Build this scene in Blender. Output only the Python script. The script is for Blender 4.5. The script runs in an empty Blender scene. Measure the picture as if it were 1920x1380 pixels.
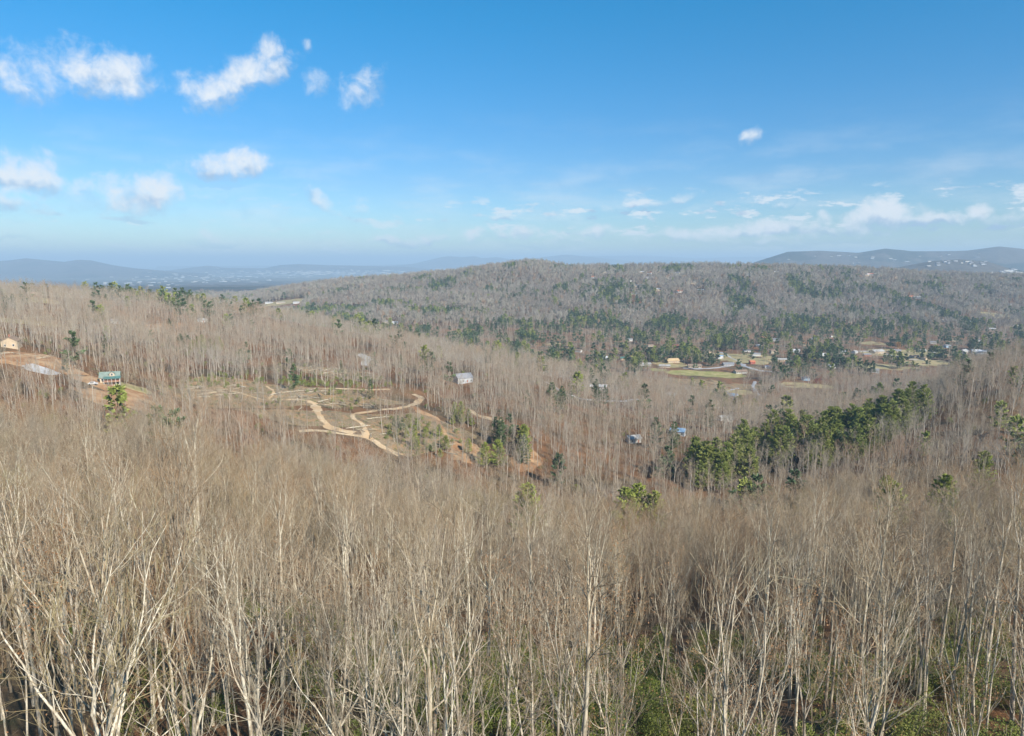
import bpy, math, random
import numpy as np
from mathutils import Vector, Matrix

# ------------------------------------------------------------------ camera, sky, sun, exposure
C = bpy.context.scene
COL = C.collection
CAMZ = 260.0
PITCH = math.radians(8.8)
F = 1278.0                                   # focal length in pixels of a 1920 px wide frame
cam = bpy.data.cameras.new('camera'); camo = bpy.data.objects.new('camera', cam); COL.objects.link(camo)
camo.location = (0, 0, CAMZ); camo.rotation_euler = (math.pi/2 - PITCH, 0, 0)
cam.sensor_width = 36; cam.lens = 36*F/1920; cam.clip_start = 1; cam.clip_end = 90000
C.camera = camo
SUN_E, SUN_A = math.radians(34), math.radians(42)      # height; how far right of straight behind the camera
sund = Vector((math.sin(SUN_A)*math.cos(SUN_E), -math.cos(SUN_A)*math.cos(SUN_E), math.sin(SUN_E)))
sl = bpy.data.lights.new('sun', 'SUN'); sl.energy = 5.0; sl.angle = math.radians(0.53); sl.color = (1, .94, .84)
so = bpy.data.objects.new('sun', sl); COL.objects.link(so); so.location = (0, 0, 600)
so.rotation_euler = sund.to_track_quat('Z', 'Y').to_euler()
C.view_settings.view_transform = 'Standard'; C.view_settings.look = 'None'
C.view_settings.gamma = 1; C.view_settings.use_curve_mapping = False
C.view_settings.exposure = 0.72
C.cycles.max_bounces = 4; C.cycles.diffuse_bounces = 2; C.cycles.glossy_bounces = 1; C.cycles.transmission_bounces = 2
C.cycles.volume_bounces = 0; C.cycles.transparent_max_bounces = 4
C.cycles.caustics_reflective = False; C.cycles.caustics_refractive = False
C.cycles.use_denoising = True; C.cycles.denoising_prefilter = 'ACCURATE'; C.cycles.denoising_input_passes = 'RGB_ALBEDO_NORMAL'
C.cycles.use_adaptive_sampling = True; C.cycles.adaptive_threshold = 0.008
try: C.cycles.volume_step_rate = 10
except Exception: pass

W = bpy.data.worlds.new('World'); C.world = W; W.use_nodes = True
WT = W.node_tree; WT.nodes.clear()

class NT:
    """small helper round a node tree: values in, sockets out"""
    def __init__(s, tree): s.t = tree
    def node(s, kind, **props):
        n = s.t.nodes.new(kind)
        for k, v in props.items(): setattr(n, k, v)
        return n
    def put(s, sock, v):
        if v is None: return
        if isinstance(v, bpy.types.NodeSocket): s.t.links.new(v, sock)
        else: sock.default_value = v
    def m(s, op, a, b=None, c=None, clamp=False):
        n = s.node('ShaderNodeMath', operation=op, use_clamp=clamp)
        for i, v in enumerate((a, b, c)): s.put(n.inputs[i], v) if v is not None else None
        return n.outputs[0]
    def vm(s, op, a, b=None):
        n = s.node('ShaderNodeVectorMath', operation=op)
        s.put(n.inputs[0], a)
        if b is not None:
            s.put(n.inputs[3] if op == 'SCALE' else n.inputs[1], b)
        return n.outputs['Value'] if op in ('LENGTH', 'DOT_PRODUCT') else n.outputs[0]
    def xyz(s, x, y, z):
        n = s.node('ShaderNodeCombineXYZ')
        for i, v in enumerate((x, y, z)): s.put(n.inputs[i], v)
        return n.outputs[0]
    def noise(s, vec, scale, detail=4, rough=.55, dist=0, out='Fac'):
        n = s.node('ShaderNodeTexNoise'); s.put(n.inputs['Vector'], vec) if vec is not None else None
        n.inputs['Scale'].default_value = scale; n.inputs['Detail'].default_value = detail
        n.inputs['Roughness'].default_value = rough; n.inputs['Distortion'].default_value = dist
        return n.outputs[out]
    def step(s, v, lo, hi, a=0., b=1., smooth=True):
        n = s.node('ShaderNodeMapRange', interpolation_type='SMOOTHSTEP' if smooth else 'LINEAR'); s.put(n.inputs[0], v)
        for i, q in enumerate((lo, hi, a, b)): s.put(n.inputs[1+i], q)
        return n.outputs[0]
    def mix(s, f, a, b, mode='MIX'):
        n = s.node('ShaderNodeMix', data_type='RGBA', blend_type=mode)
        s.put(n.inputs[0], f)
        for i, v in ((6, a), (7, b)):
            s.put(n.inputs[i], v if isinstance(v, bpy.types.NodeSocket) else (*v[:3], 1))
        return n.outputs[2]
    def ramp(s, v, stops, mode='LINEAR'):
        n = s.node('ShaderNodeValToRGB'); s.put(n.inputs[0], v); r = n.color_ramp; r.interpolation = mode
        while len(r.elements) < len(stops): r.elements.new(.5)
        for e, (p, c) in zip(r.elements, stops): e.position = p; e.color = (*c, 1)
        return n.outputs[0]

def build_world():
    N = NT(WT)
    sky = N.node('ShaderNodeTexSky', sky_type='NISHITA', sun_disc=False)
    sky.sun_elevation = SUN_E; sky.sun_rotation = math.pi - SUN_A
    sky.altitude = 700; sky.air_density = 1.15; sky.dust_density = .6; sky.ozone_density = 2.5
    hs = N.node('ShaderNodeHueSaturation'); N.put(hs.inputs['Color'], sky.outputs[0])
    hs.inputs['Saturation'].default_value = 1.2; hs.inputs['Value'].default_value = 1.0
    skyc = N.mix(1.0, hs.outputs[0], (.60, .87, 1.06), 'MULTIPLY'); skyraw = skyc
    g = N.node('ShaderNodeTexCoord').outputs['Generated']
    sp = N.node('ShaderNodeSeparateXYZ'); N.put(sp.inputs[0], g)
    D = 57.2958
    az = N.m('MULTIPLY', N.m('ARCTAN2', sp.outputs[0], sp.outputs[1]), D)
    el = N.m('MULTIPLY', N.m('ARCSINE', sp.outputs[2]), D)
    P = N.xyz(az, el, 0.0)
    tint = N.ramp(N.m('DIVIDE', el, 90.0), [(0, (.96, .82, .82)), (.07, (.72, .73, .79)), (.115, (.52, .74, .80)), (.21, (.20, .86, .86)), (.5, (.14, .80, .86)), (1, (.12, .76, .86))])
    skyc = N.mix(1.0, skyraw, tint, 'MULTIPLY')
    w1 = N.noise(P, .35, 3, .6, out='Color')
    w = N.vm('SCALE', N.vm('SUBTRACT', w1, (.5, .5, .5)), 2.2)
    Pw = N.vm('ADD', P, w)
    # cumulus clouds: azimuth, elevation, half width, half height, tilt, density
    def ae(u, v):
        a = (u-960)/F; b = (690-v)/F
        d = Vector((a, math.cos(PITCH)+b*math.sin(PITCH), b*math.cos(PITCH)-math.sin(PITCH))).normalized()
        return math.degrees(math.atan2(d.x, d.y)), math.degrees(math.asin(d.z))
    clouds = [(190,132,95,50,-4,1.05),(55,150,62,62,-20,.62),(440,150,95,34,32,1.0),(515,135,50,24,30,.8),(500,100,36,26,50,.75),(400,172,60,26,0,.85),
              (598,155,32,22,10,.55),(678,165,50,32,40,.62),(576,88,12,14,0,.5),(355,140,45,18,20,.32),(150,352,40,24,0,.62),
              (432,308,82,32,8,1.1),(45,330,62,52,-5,1.1),(35,382,60,20,0,.85),(275,365,78,42,18,1.0),(235,350,60,32,0,.7),(150,375,50,14,0,.4),
              (602,370,32,20,-35,.75),(672,393,22,10,0,.5),(400,370,28,12,0,.45),(1404,262,25,15,5,.8),(1210,380,110,14,9,.55),(1460,378,26,7,12,.5),
              (945,409,30,10,0,.85),(985,436,40,14,0,1.0),(890,440,34,12,10,.8),(1115,434,46,13,0,.9),(940,440,20,10,0,.8),
              (1665,400,66,32,0,1.25),(1612,412,50,22,0,1.0),(1710,412,58,20,0,1.05),(1835,397,34,19,8,1.1),(1440,422,85,20,5,1.0),(1380,432,60,16,0,.9),(1770,412,60,15,0,.9),(1548,408,16,16,20,.7),
              (1560,432,100,18,0,.8),(1880,412,60,18,0,.75),(740,450,75,13,3,.8),(800,446,50,12,0,.7),(650,468,60,10,0,.6),(390,447,45,14,0,.5),(1280,443,110,14,0,.75),
              (1420,452,120,10,0,.6),(1040,452,80,9,0,.5),(200,470,160,9,0,.3),(400,476,110,7,0,.35),(90,444,70,12,0,.25)]
    best = None; sw = sy = None
    for (u, v, hw, hh, tilt, den) in clouds:
        a, e = ae(u, v); k = 57.3/F*math.cos(math.radians(a))*.98
        rx, ry = hw*k*1.12, hh*k*1.14
        mp = N.node('ShaderNodeMapping', vector_type='TEXTURE'); N.put(mp.inputs[0], Pw)
        mp.inputs['Location'].default_value = (a, e, 0); mp.inputs['Rotation'].default_value = (0, 0, math.radians(tilt)); mp.inputs['Scale'].default_value = (rx, ry, 1)
        q = N.m('MULTIPLY_ADD', N.m('POWER', N.vm('LENGTH', mp.outputs[0]), 1.6), -1.0*den, den)
        s3 = N.node('ShaderNodeSeparateXYZ'); N.put(s3.inputs[0], mp.outputs[0]); wq = N.m('MAXIMUM', N.m('ADD', q, .25), 0)
        sw = wq if sw is None else N.m('ADD', sw, wq); ty = N.m('MULTIPLY', wq, s3.outputs[1]); sy = ty if sy is None else N.m('ADD', sy, ty)
        best = q if best is None else N.m('SMOOTH_MAX', best, q, .15)
    best = N.m('MAXIMUM', best, -.8)
    # a low bank of cumulus goes on all round the horizon, denser to the right
    bank = N.m('MULTIPLY', N.step(el, 1.2, 3.0), N.step(el, 7.0, 3.6))
    st = N.noise(N.xyz(N.m('MULTIPLY', az, .34), N.m('MULTIPLY', el, 1.1), 3.0), 1.0, 6, .62)
    bank = N.m('MULTIPLY', N.m('MULTIPLY_ADD', N.step(st, .46, .66), 1.0, -.06), N.m('MULTIPLY', bank, N.step(az, -14, 16, .5, 1.15)))
    nz = N.noise(P, .62, 7, .66, .3)
    nzs = N.noise(P, .42, 3, .5); nz2 = N.noise(N.vm('ADD', P, (.3, .6, 0)), .42, 3, .5)
    dens = N.m('ADD', best, N.m('MULTIPLY_ADD', nz, 1.9, -1.0))
    cov = N.m('MULTIPLY', N.step(dens, -.05, 1.1), .93)
    cov = N.m('MAXIMUM', cov, N.m('MULTIPLY', N.step(bank, .05, .8), .8))
    # thin veils low in the sky, left
    veil = N.m('MULTIPLY', N.m('MULTIPLY', N.step(N.noise(N.xyz(N.m('MULTIPLY', az, .12), N.m('MULTIPLY', el, .5), 9.0), 1, 5, .6), .42, .75), N.step(el, 13, 3)), .35)
    cov = N.m('MAXIMUM', cov, veil)
    # sun side (up and towards the sun) is white, the far underside blue grey
    hgt = N.m('DIVIDE', sy, N.m('MAXIMUM', sw, .02))
    lit = N.step(N.m('ADD', hgt, N.m('ADD', N.m('MULTIPLY', N.m('SUBTRACT', nzs, nz2), 2.2), N.m('MULTIPLY_ADD', nz, 1.2, -.6))), -.75, .12)
    lit = N.m('ADD', lit, N.step(N.m('SUBTRACT', dens, .3), 0, 1.4, 0, .1), clamp=True)
    S = 1/0.10
    ccol = N.mix(lit, (.36*S*.66, .50*S*.66, .70*S*.66), (.80*S*.70, .83*S*.70, .86*S*.70))
    col = N.mix(cov, skyc, ccol)
    bg = N.node('ShaderNodeBackground'); N.put(bg.inputs[0], col); bg.inputs[1].default_value = .10
    o = N.node('ShaderNodeOutputWorld'); WT.links.new(bg.outputs[0], o.inputs[0])
build_world()

# ------------------------------------------------------------------ small helpers
rng = np.random.default_rng(7)
def hash2(i, j, s):
    h = (i.astype(np.int64)*374761393 + j.astype(np.int64)*668265263 + s*1442695041) & 0xffffffff
    h = ((h ^ (h >> 13))*1274126177) & 0xffffffff
    return ((h ^ (h >> 16)) & 0xffffff)/float(0xffffff)
def vnoise(x, y, s=0):
    i = np.floor(x); j = np.floor(y); fx = x-i; fy = y-j; fx = fx*fx*(3-2*fx); fy = fy*fy*(3-2*fy)
    a = hash2(i, j, s); b = hash2(i+1, j, s); c = hash2(i, j+1, s); d = hash2(i+1, j+1, s)
    return (a*(1-fx)+b*fx)*(1-fy)+(c*(1-fx)+d*fx)*fy
def fbm(x, y, s=0, o=4):
    t = 0; a = .5; n = 0
    for k in range(o): t = t+a*vnoise(x, y, s+k); n += a; a *= .5; x = x*2.03+17.1; y = y*2.03+5.3
    return t/n
def tan_v(v): return math.tan(PITCH+math.atan((v-690)/F))

YR = np.array([0,30,60,100,150,200,240,280,320,360,400,450,520,600,680,760,850,1000,1200,1500,2000,3500,6000,9000,60000.])
QC = np.array([-.75,-.5,-.25,0,.25,.5,.75])
TB = np.array([
 [-27,-34,-44,-51,-57,-62,-65,-63,-56,-50,-47,-46,-43,-39,-36,-33,-42,-70,-110,-130,-138,-150,-200,-225,-235],
 [-27,-36,-45,-54,-63,-69,-73,-78,-78,-75,-73,-69,-67,-63,-60,-57,-52,-66,-100,-128,-136,-150,-200,-225,-235],
 [-27,-37,-47,-58,-70,-79,-87,-97,-92,-87,-85,-83,-80,-78,-76,-74,-86,-112,-132,-136,-138,-150,-200,-225,-235],
 [-26,-36,-46,-61,-77,-90,-100,-109,-104,-98,-95,-93,-92,-95,-108,-122,-132,-137,-138,-138,-138,-150,-200,-225,-235],
 [-27,-38,-47,-62,-79,-91,-102,-113,-109,-105,-105,-109,-117,-128,-136,-140,-141,-141,-140,-140,-140,-150,-200,-225,-235],
 [-27,-38,-46,-60,-74,-86,-94,-103,-104,-103,-106,-114,-125,-135,-140,-141,-141,-141,-140,-140,-140,-150,-200,-225,-235],
 [-27,-38,-46,-58,-70,-80,-85,-88,-84,-75,-71,-72,-88,-110,-126,-134,-140,-141,-140,-140,-140,-150,-200,-225,-235]], float)
def pch(xs, ys):
    h = np.diff(xs); d = np.diff(ys, axis=-1)/h; m = np.zeros_like(ys)
    m[..., 1:-1] = (d[..., :-1]*h[1:]+d[..., 1:]*h[:-1])/(h[:-1]+h[1:]); m[..., 0] = d[..., 0]; m[..., -1] = d[..., -1]
    return m
TM = pch(YR, TB)
RIDGES = [  # distance, front width, back width, crop of trees to take off, skyline as (u, v)
 (2300, 900, 600, 14, [(380,562),(480,552),(540,540),(640,525),(760,517),(860,508),(930,498),(985,491),(1015,491),(1060,500),(1200,499),(1340,496),(1500,500),(1600,503),(1700,510),(1800,515),(1920,518),(2300,520)]),
 (4300, 900, 700, 0, [(1560,522),(1620,514),(1680,500),(1740,489),(1790,486),(1840,490),(1880,502),(1930,512),(2050,520)]),
 (7000, 1800, 1500, 0, [(1300,520),(1380,503),(1420,488),(1470,472),(1530,470),(1600,474),(1650,466),(1700,471),(1760,471),(1800,470),(1860,462),(1900,466),(1960,475),(2300,480),(2600,500)]),
 (12000, 2600, 2500, 0, [(-700,500),(-200,496),(0,490),(30,488),(60,484),(100,488),(130,491),(155,487),(180,488),(220,497),(260,503),(320,508),(400,514)]),
 (15000, 2200, 2500, 0, [(280,512),(330,506),(370,501),(395,498),(430,502),(500,503),(530,497),(560,495),(620,497),(700,499),(760,500),(820,506)]),
 (20000, 3000, 3000, 0, [(640,506),(700,502),(780,494),(820,484),(840,480),(870,482),(890,480),(905,484),(930,482),(960,486),(1000,484),(1060,477),(1100,481),(1200,492),(1240,487),(1300,490),(1400,500),(1500,506)]),
 (26000, 4000, 3500, 0, [(300,499),(700,497),(860,493),(950,490),(1020,484),(1100,480),(1200,479),(1300,484),(1400,481),(1500,485),(1700,485),(2000,484),(2400,484)]),
]
RC = []
for (y0, wf, wb, tr, sk) in RIDGES:
    RC.append((y0, wf, wb, np.array([(u-960)/F for u, v in sk]), np.array([-y0*tan_v(v)-tr for u, v in sk])))
def H(x, y):
    """height of the ground (world z) at x, y"""
    x = np.asarray(x, float); y = np.asarray(y, float); shp = x.shape; x = x.ravel(); y = y.ravel()
    yc = np.maximum(np.maximum(y, np.abs(x)/1.6), 1.0)
    q = np.clip(x/np.maximum(yc, 25), -.95, .95)
    k = np.clip(np.searchsorted(YR, yc)-1, 0, len(YR)-2); h = YR[k+1]-YR[k]; t = (yc-YR[k])/h
    h00 = 2*t**3-3*t**2+1; h10 = t**3-2*t**2+t; h01 = -2*t**3+3*t**2; h11 = t**3-t**2
    cols = np.stack([h00*TB[c, k]+h10*h*TM[c, k]+h01*TB[c, k+1]+h11*h*TM[c, k+1] for c in range(7)])
    qi = (np.clip(q, -.75, .75)+.75)/.25; ci = np.clip(np.floor(qi).astype(int), 0, 5); f = qi-ci
    g = lambda c: cols[np.clip(c, 0, 6), np.arange(len(x))]
    p0, p1, p2, p3 = g(ci-1), g(ci), g(ci+1), g(ci+2)
    z = .5*((2*p1)+(-p0+p2)*f+(2*p0-5*p1+4*p2-p3)*f**2+(-p0+3*p1-3*p2+p3)*f**3)
    z = z+(fbm(x/55, y/55, 3)-.5)*np.clip(yc/40, .5, 8)+(np.abs(fbm(x/260, y/420, 7, 4)-.5)*-2+.35)*np.clip((yc-1150)/500, 0, 1)*np.clip((9000-yc)/4000, 0, 1)*46
    for i, (y0, wf, wb, rq, rz) in enumerate(RC):
        top = np.interp(q if i else q, rq, rz, left=-400 if i else rz[0], right=-400 if i else rz[-1])
        wob = (fbm(x/(wf*.35), y/(wf*.35), 40+i)-.5)
        d = (yc-y0+(0 if i == 0 else 0))/np.where(yc < y0, wf, wb)
        s = np.clip(1-np.abs(d), 0, 1); s = s*s*(3-2*s)
        s = np.clip(s*(1+wob*(1-s)*1.8), 0, 1)
        z = np.where(top > z, z+(top-z)*s, z)
    return (z+CAMZ).reshape(shp)
def h1(x, y): return float(H(np.array([x]), np.array([y]))[0])
def ray(u, v):
    a = (u-960)/F; b = (690-v)/F
    return a, math.cos(PITCH)+b*math.sin(PITCH), b*math.cos(PITCH)-math.sin(PITCH)
def at(u, v, ymin=150, ymax=9000):
    """where the line of sight of pixel u, v meets the ground"""
    a, b, c = ray(u, v); y = np.exp(np.linspace(math.log(ymin), math.log(ymax), 1400)); x = a/b*y
    d = CAMZ+c/b*y-H(x, y); k = np.where(d < 0)[0]
    i = k[0] if len(k) else int(np.argmin(d))
    return float(x[i]), float(y[i]), float(H(x[i:i+1], y[i:i+1])[0])

def mesh_np(name, V, polys, mats, mi=None, smooth=False):
    me = bpy.data.meshes.new(name); V = np.asarray(V, np.float32).reshape(-1, 3)
    P = np.asarray(polys, np.int32); k = P.shape[1]
    me.vertices.add(len(V)); me.vertices.foreach_set('co', V.ravel())
    me.loops.add(P.size); me.loops.foreach_set('vertex_index', P.ravel())
    me.polygons.add(len(P)); me.polygons.foreach_set('loop_start', np.arange(0, P.size, k, dtype=np.int32))
    for m in mats: me.materials.append(m)
    if mi is not None: me.polygons.foreach_set('material_index', np.asarray(mi, np.int32))
    if smooth: me.polygons.foreach_set('use_smooth', np.ones(len(P), bool))
    me.update(); me.validate(); return me
class MB:
    def __init__(s): s.v = []; s.f = []; s.m = []
    def box(s, cx, cy, cz, sx, sy, sz, m=0):
        b = len(s.v)
        for dz in (-.5, .5):
            for dx, dy in ((-.5, -.5), (.5, -.5), (.5, .5), (-.5, .5)): s.v.append((cx+dx*sx, cy+dy*sy, cz+dz*sz))
        for f in ((3, 2, 1, 0), (4, 5, 6, 7), (0, 1, 5, 4), (1, 2, 6, 5), (2, 3, 7, 6), (3, 0, 4, 7)): s.f.append(tuple(b+i for i in f)); s.m.append(m)
        return s
    def poly(s, pts, faces, m=0):
        b = len(s.v); s.v += [tuple(p) for p in pts]
        for f in faces: s.f.append(tuple(b+i for i in f)); s.m.append(m)
        return s
    def tube(s, pts, rads, sides=6, m=0):
        b = len(s.v); n = len(pts)
        for i, p in enumerate(pts):
            p = Vector(p); d = Vector(pts[min(i+1, n-1)])-Vector(pts[max(i-1, 0)])
            d = d.normalized() if d.length > 1e-6 else Vector((0, 0, 1)); a = d.orthogonal().normalized(); c = d.cross(a)
            for k in range(sides):
                w = 2*math.pi*k/sides; s.v.append(tuple(p+(a*math.cos(w)+c*math.sin(w))*rads[i]))
        for i in range(n-1):
            for k in range(sides):
                s.f.append((b+i*sides+k, b+i*sides+(k+1) % sides, b+(i+1)*sides+(k+1) % sides, b+(i+1)*sides+k)); s.m.append(m)
        return s
    def mesh(s, name, mats, smooth=False):
        me = bpy.data.meshes.new(name); me.from_pydata(s.v, [], s.f)
        for m in (mats if isinstance(mats, (list, tuple)) else [mats]): me.materials.append(m)
        me.polygons.foreach_set('material_index', s.m)
        if smooth: me.polygons.foreach_set('use_smooth', [True]*len(s.f))
        me.update(); return me
def link(name, me, parent=None, loc=None, rz=0):
    o = bpy.data.objects.new(name, me); COL.objects.link(o)
    if parent: o.parent = parent
    if loc is not None: o.location = loc
    if rz: o.rotation_euler = (0, 0, rz)
    return o
def tag(o, label=None, cat=None, group=None, kind=None):
    for k, v in (('label', label), ('category', cat), ('group', group), ('kind', kind)):
        if v: o[k] = v
    return o

# ------------------------------------------------------------------ materials
def mat(name, fn, rough=.85, spec=.2):
    m = bpy.data.materials.new(name); m.use_nodes = True; t = m.node_tree; t.nodes.clear(); N = NT(t)
    b = N.node('ShaderNodeBsdfPrincipled'); b.inputs['Roughness'].default_value = rough; b.inputs['Specular IOR Level'].default_value = spec
    o = N.node('ShaderNodeOutputMaterial'); t.links.new(b.outputs[0], o.inputs[0])
    fn(N, b); return m
def pos(N): return N.node('ShaderNodeNewGeometry').outputs['Position']
def ob(N): return N.node('ShaderNodeTexCoord').outputs['Object']
def rnd(N): return N.node('ShaderNodeObjectInfo').outputs['Random']
def bump(N, b, h, s, d):
    n = N.node('ShaderNodeBump'); n.inputs['Strength'].default_value = s; n.inputs['Distance'].default_value = d
    N.put(n.inputs['Height'], h); N.put(b.inputs['Normal'], n.outputs[0])
def flat(name, c, rough=.8, var=.15, sc=1.5, spec=.2):
    def f(N, b):
        n = N.noise(ob(N), sc, 5, .6)
        N.put(b.inputs['Base Color'], N.mix(N.step(n, .3, .7), tuple(k*(1-var) for k in c), tuple(min(1, k*(1+var)) for k in c)))
    return mat(name, f, rough, spec)

def f_bark(N, b):
    p = ob(N); r = rnd(N)
    base = N.ramp(r, [(0, (.46, .39, .28)), (.25, (.64, .56, .43)), (.5, (.36, .30, .225)), (.75, (.70, .63, .49)), (.9, (.27, .22, .16)), (1, (.52, .46, .37))])
    st = N.noise(N.vm('MULTIPLY', p, (5, 5, .7)), 1.0, 6, .7)
    c = N.mix(N.step(st, .38, .58, 0, 1), N.mix(1.0, base, (.48, .43, .38), 'MULTIPLY'), base)
    c = N.mix(N.step(N.noise(p, 1.7, 5, .7), .54, .62, 0, .5), c, N.mix(1.0, base, (.5, .45, .4), 'MULTIPLY'))
    li = N.noise(p, .9, 4, .6)
    c = N.mix(N.step(li, .56, .68, 0, .5), c, (.42, .44, .34))
    N.put(b.inputs['Base Color'], c); bump(N, b, st, .6, .05)
def f_twig(N, b):
    p = ob(N); r = rnd(N)
    base = N.ramp(r, [(0, (.35, .26, .14)), (.2, (.45, .36, .235)), (.4, (.23, .165, .10)), (.55, (.53, .435, .30)), (.7, (.34, .205, .10)), (.85, (.41, .35, .26)), (1, (.33, .27, .125))])
    n = N.noise(p, .6, 3, .6); w = N.noise(pos(N), .035, 3, .6)
    base = N.mix(N.step(w, .50, .64, 0, .5), base, (.38, .23, .12)); base = N.mix(N.step(w, .50, .36, 0, .55), base, (.37, .33, .27))
    N.put(b.inputs['Base Color'], N.mix(N.step(n, .35, .65), N.mix(1.0, base, (.70, .66, .62), 'MULTIPLY'), base))
def f_twigfar(N, b):
    r = rnd(N)
    big = N.noise(pos(N), .006, 3, .6)
    base = N.ramp(r, [(0, (.31, .265, .21)), (.25, (.42, .38, .31)), (.5, (.24, .21, .175)), (.7, (.36, .31, .24)), (.9, (.28, .27, .20)), (1, (.40, .24, .13))])
    N.put(b.inputs['Base Color'], N.mix(N.step(big, .35, .65), N.mix(1.0, base, (.86, .82, .84), 'MULTIPLY'), base))
def f_barkm(N, b):
    base = N.ramp(rnd(N), [(0, (.34, .29, .235)), (.4, (.44, .385, .32)), (.7, (.27, .23, .185)), (1, (.52, .465, .39))])
    N.put(b.inputs['Base Color'], base)
def f_twigm(N, b):
    w = N.noise(pos(N), .022, 4, .65); base = N.ramp(rnd(N), [(0, (.32, .25, .175)), (.25, (.39, .325, .24)), (.5, (.25, .195, .14)), (.75, (.43, .37, .275)), (1, (.34, .235, .15))])
    base = N.mix(N.step(w, .52, .66, 0, .6), base, (.38, .22, .13)); N.put(b.inputs['Base Color'], N.mix(N.step(w, .48, .34, 0, .5), base, (.40, .38, .35)))
BARKM = mat('bark_grey', f_barkm); TWIGM = mat('twig_grey', f_twigm)
BARK = mat('bark', f_bark); TWIG = mat('twig', f_twig); TWIGF = mat('twig_far', f_twigfar)
def leafmat(name, stops, sc=.7, tr=.25):
    def f(N, b):
        r = rnd(N); n = N.noise(ob(N), sc, 4, .7)
        c = N.ramp(n, [(.3, stops[0]), (.5, stops[1]), (.7, stops[2])])
        c = N.mix(N.m('MULTIPLY', r, .45), c, stops[3])
        N.put(b.inputs['Base Color'], c)
    return mat(name, f, .6, .25)
PINE = leafmat('pine_needles', [(.12, .16, .035), (.19, .23, .05), (.29, .31, .08), (.31, .30, .08)])
PINED = leafmat('dark_needles', [(.05, .085, .04), (.07, .115, .05), (.10, .145, .06), (.12, .15, .05)])
LAUREL = leafmat('laurel_leaves', [(.06, .09, .018), (.14, .18, .035), (.33, .36, .09), (.26, .22, .06)], 1.4)
RUST = leafmat('dead_leaves', [(.20, .09, .04), (.28, .14, .06), (.34, .19, .09), (.30, .17, .09)])
YELLOWG = leafmat('bright_needles', [(.17, .21, .035), (.24, .28, .05), (.32, .34, .08), (.28, .29, .06)])

def f_ground(N, b):
    p = pos(N)
    n1 = N.noise(p, .035, 5, .6); n2 = N.noise(p, .25, 5, .65); n3 = N.noise(p, 2.2, 5, .7); n4 = N.noise(p, .012, 4, .6)
    lit = N.ramp(n3, [(.3, (.08, .04, .02)), (.5, (.19, .095, .045)), (.7, (.32, .17, .085))])
    lit = N.mix(N.step(n1, .42, .62), lit, N.ramp(n2, [(.3, (.08, .06, .035)), (.6, (.15, .11, .065)), (.8, (.21, .17, .10))]))
    lit = N.mix(N.step(n4, .55, .68, 0, .6), lit, (.26, .135, .065))
    lit = N.mix(N.step(N.noise(p, .09, 5, .7), .58, .70, 0, .7), lit, (.10, .115, .045))
    # woods, fields and built-up land too far off to tell the trees apart
    sx = N.node('ShaderNodeSeparateXYZ'); N.put(sx.inputs[0], p)
    far = N.ramp(N.noise(p, .012, 6, .75), [(.3, (.045, .04, .032)), (.5, (.085, .072, .06)), (.62, (.11, .095, .08)), (.72, (.035, .045, .03))])
    far = N.mix(N.step(N.noise(p, .0016, 5, .65), .50, .58, 0, .75), far, (.018, .028, .02))
    fl = N.node('ShaderNodeAttribute', attribute_name='flat').outputs['Fac']
    fields = N.mix(N.step(N.noise(N.vm('MULTIPLY', p, (.35, 1, 1)), .0021, 5, .7), .53, .60), (.10, .10, .075), (.27, .24, .17))
    far = N.mix(N.m('MULTIPLY', fl, .8), far, fields)
    c = N.mix(N.step(sx.outputs[1], 2500, 3200), lit, far)
    N.put(b.inputs['Base Color'], c)
    h = N.m('ADD', N.noise(p, 3.5, 4, .7), N.m('MULTIPLY', N.noise(p, .03, 5, .7), N.step(sx.outputs[1], 2500, 3200, 0, 25)))
    bump(N, b, h, .8, .35)
GROUND = mat('leaf_litter_ground', f_ground, .95, .1)
def f_dirt(c1, c2, c3):
    def f(N, b):
        p = pos(N); n = N.noise(p, .8, 5, .7); m_ = N.noise(p, .12, 4, .6)
        N.put(b.inputs['Base Color'], N.mix(N.step(m_, .4, .62), N.ramp(n, [(.3, c1), (.7, c2)]), c3)); bump(N, b, n, .6, .3)
    return f
DIRT = mat('pale_dirt', f_dirt((.40, .28, .16), (.66, .52, .34), (.50, .34, .19)), .95, .1)
CLAY = mat('red_clay', f_dirt((.22, .11, .05), (.36, .20, .10), (.42, .27, .15)), .95, .1)
ASPH = mat('worn_asphalt', f_dirt((.30, .30, .31), (.40, .40, .40), (.33, .33, .32)), .9, .2)
GRAVEL = mat('grey_gravel', f_dirt((.34, .33, .32), (.48, .47, .46), (.40, .38, .36)), .9, .2)
def f_logged(N, b):
    p = pos(N); a = N.noise(p, .16, 5, .7); n = N.noise(p, 1.3, 5, .75); g = N.noise(p, .33, 4, .7)
    c = N.ramp(n, [(.3, (.12, .08, .045)), (.48, (.24, .17, .10)), (.62, (.36, .28, .18)), (.75, (.20, .15, .10))])
    c = N.mix(N.step(a, .50, .60, 0, .8), c, (.36, .22, .11)); c = N.mix(N.step(g, .54, .62, 0, .75), c, (.13, .15, .05))
    N.put(b.inputs['Base Color'], c); bump(N, b, n, .9, .5)
LOGG = mat('logged_slope_ground', f_logged, .95, .1)
GRASS = mat('winter_grass', f_dirt((.20, .20, .06), (.28, .26, .09), (.36, .30, .14)), .95, .1)
TANGRASS = mat('dry_grass', f_dirt((.32, .25, .13), (.42, .33, .18), (.28, .24, .11)), .95, .1)

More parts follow.
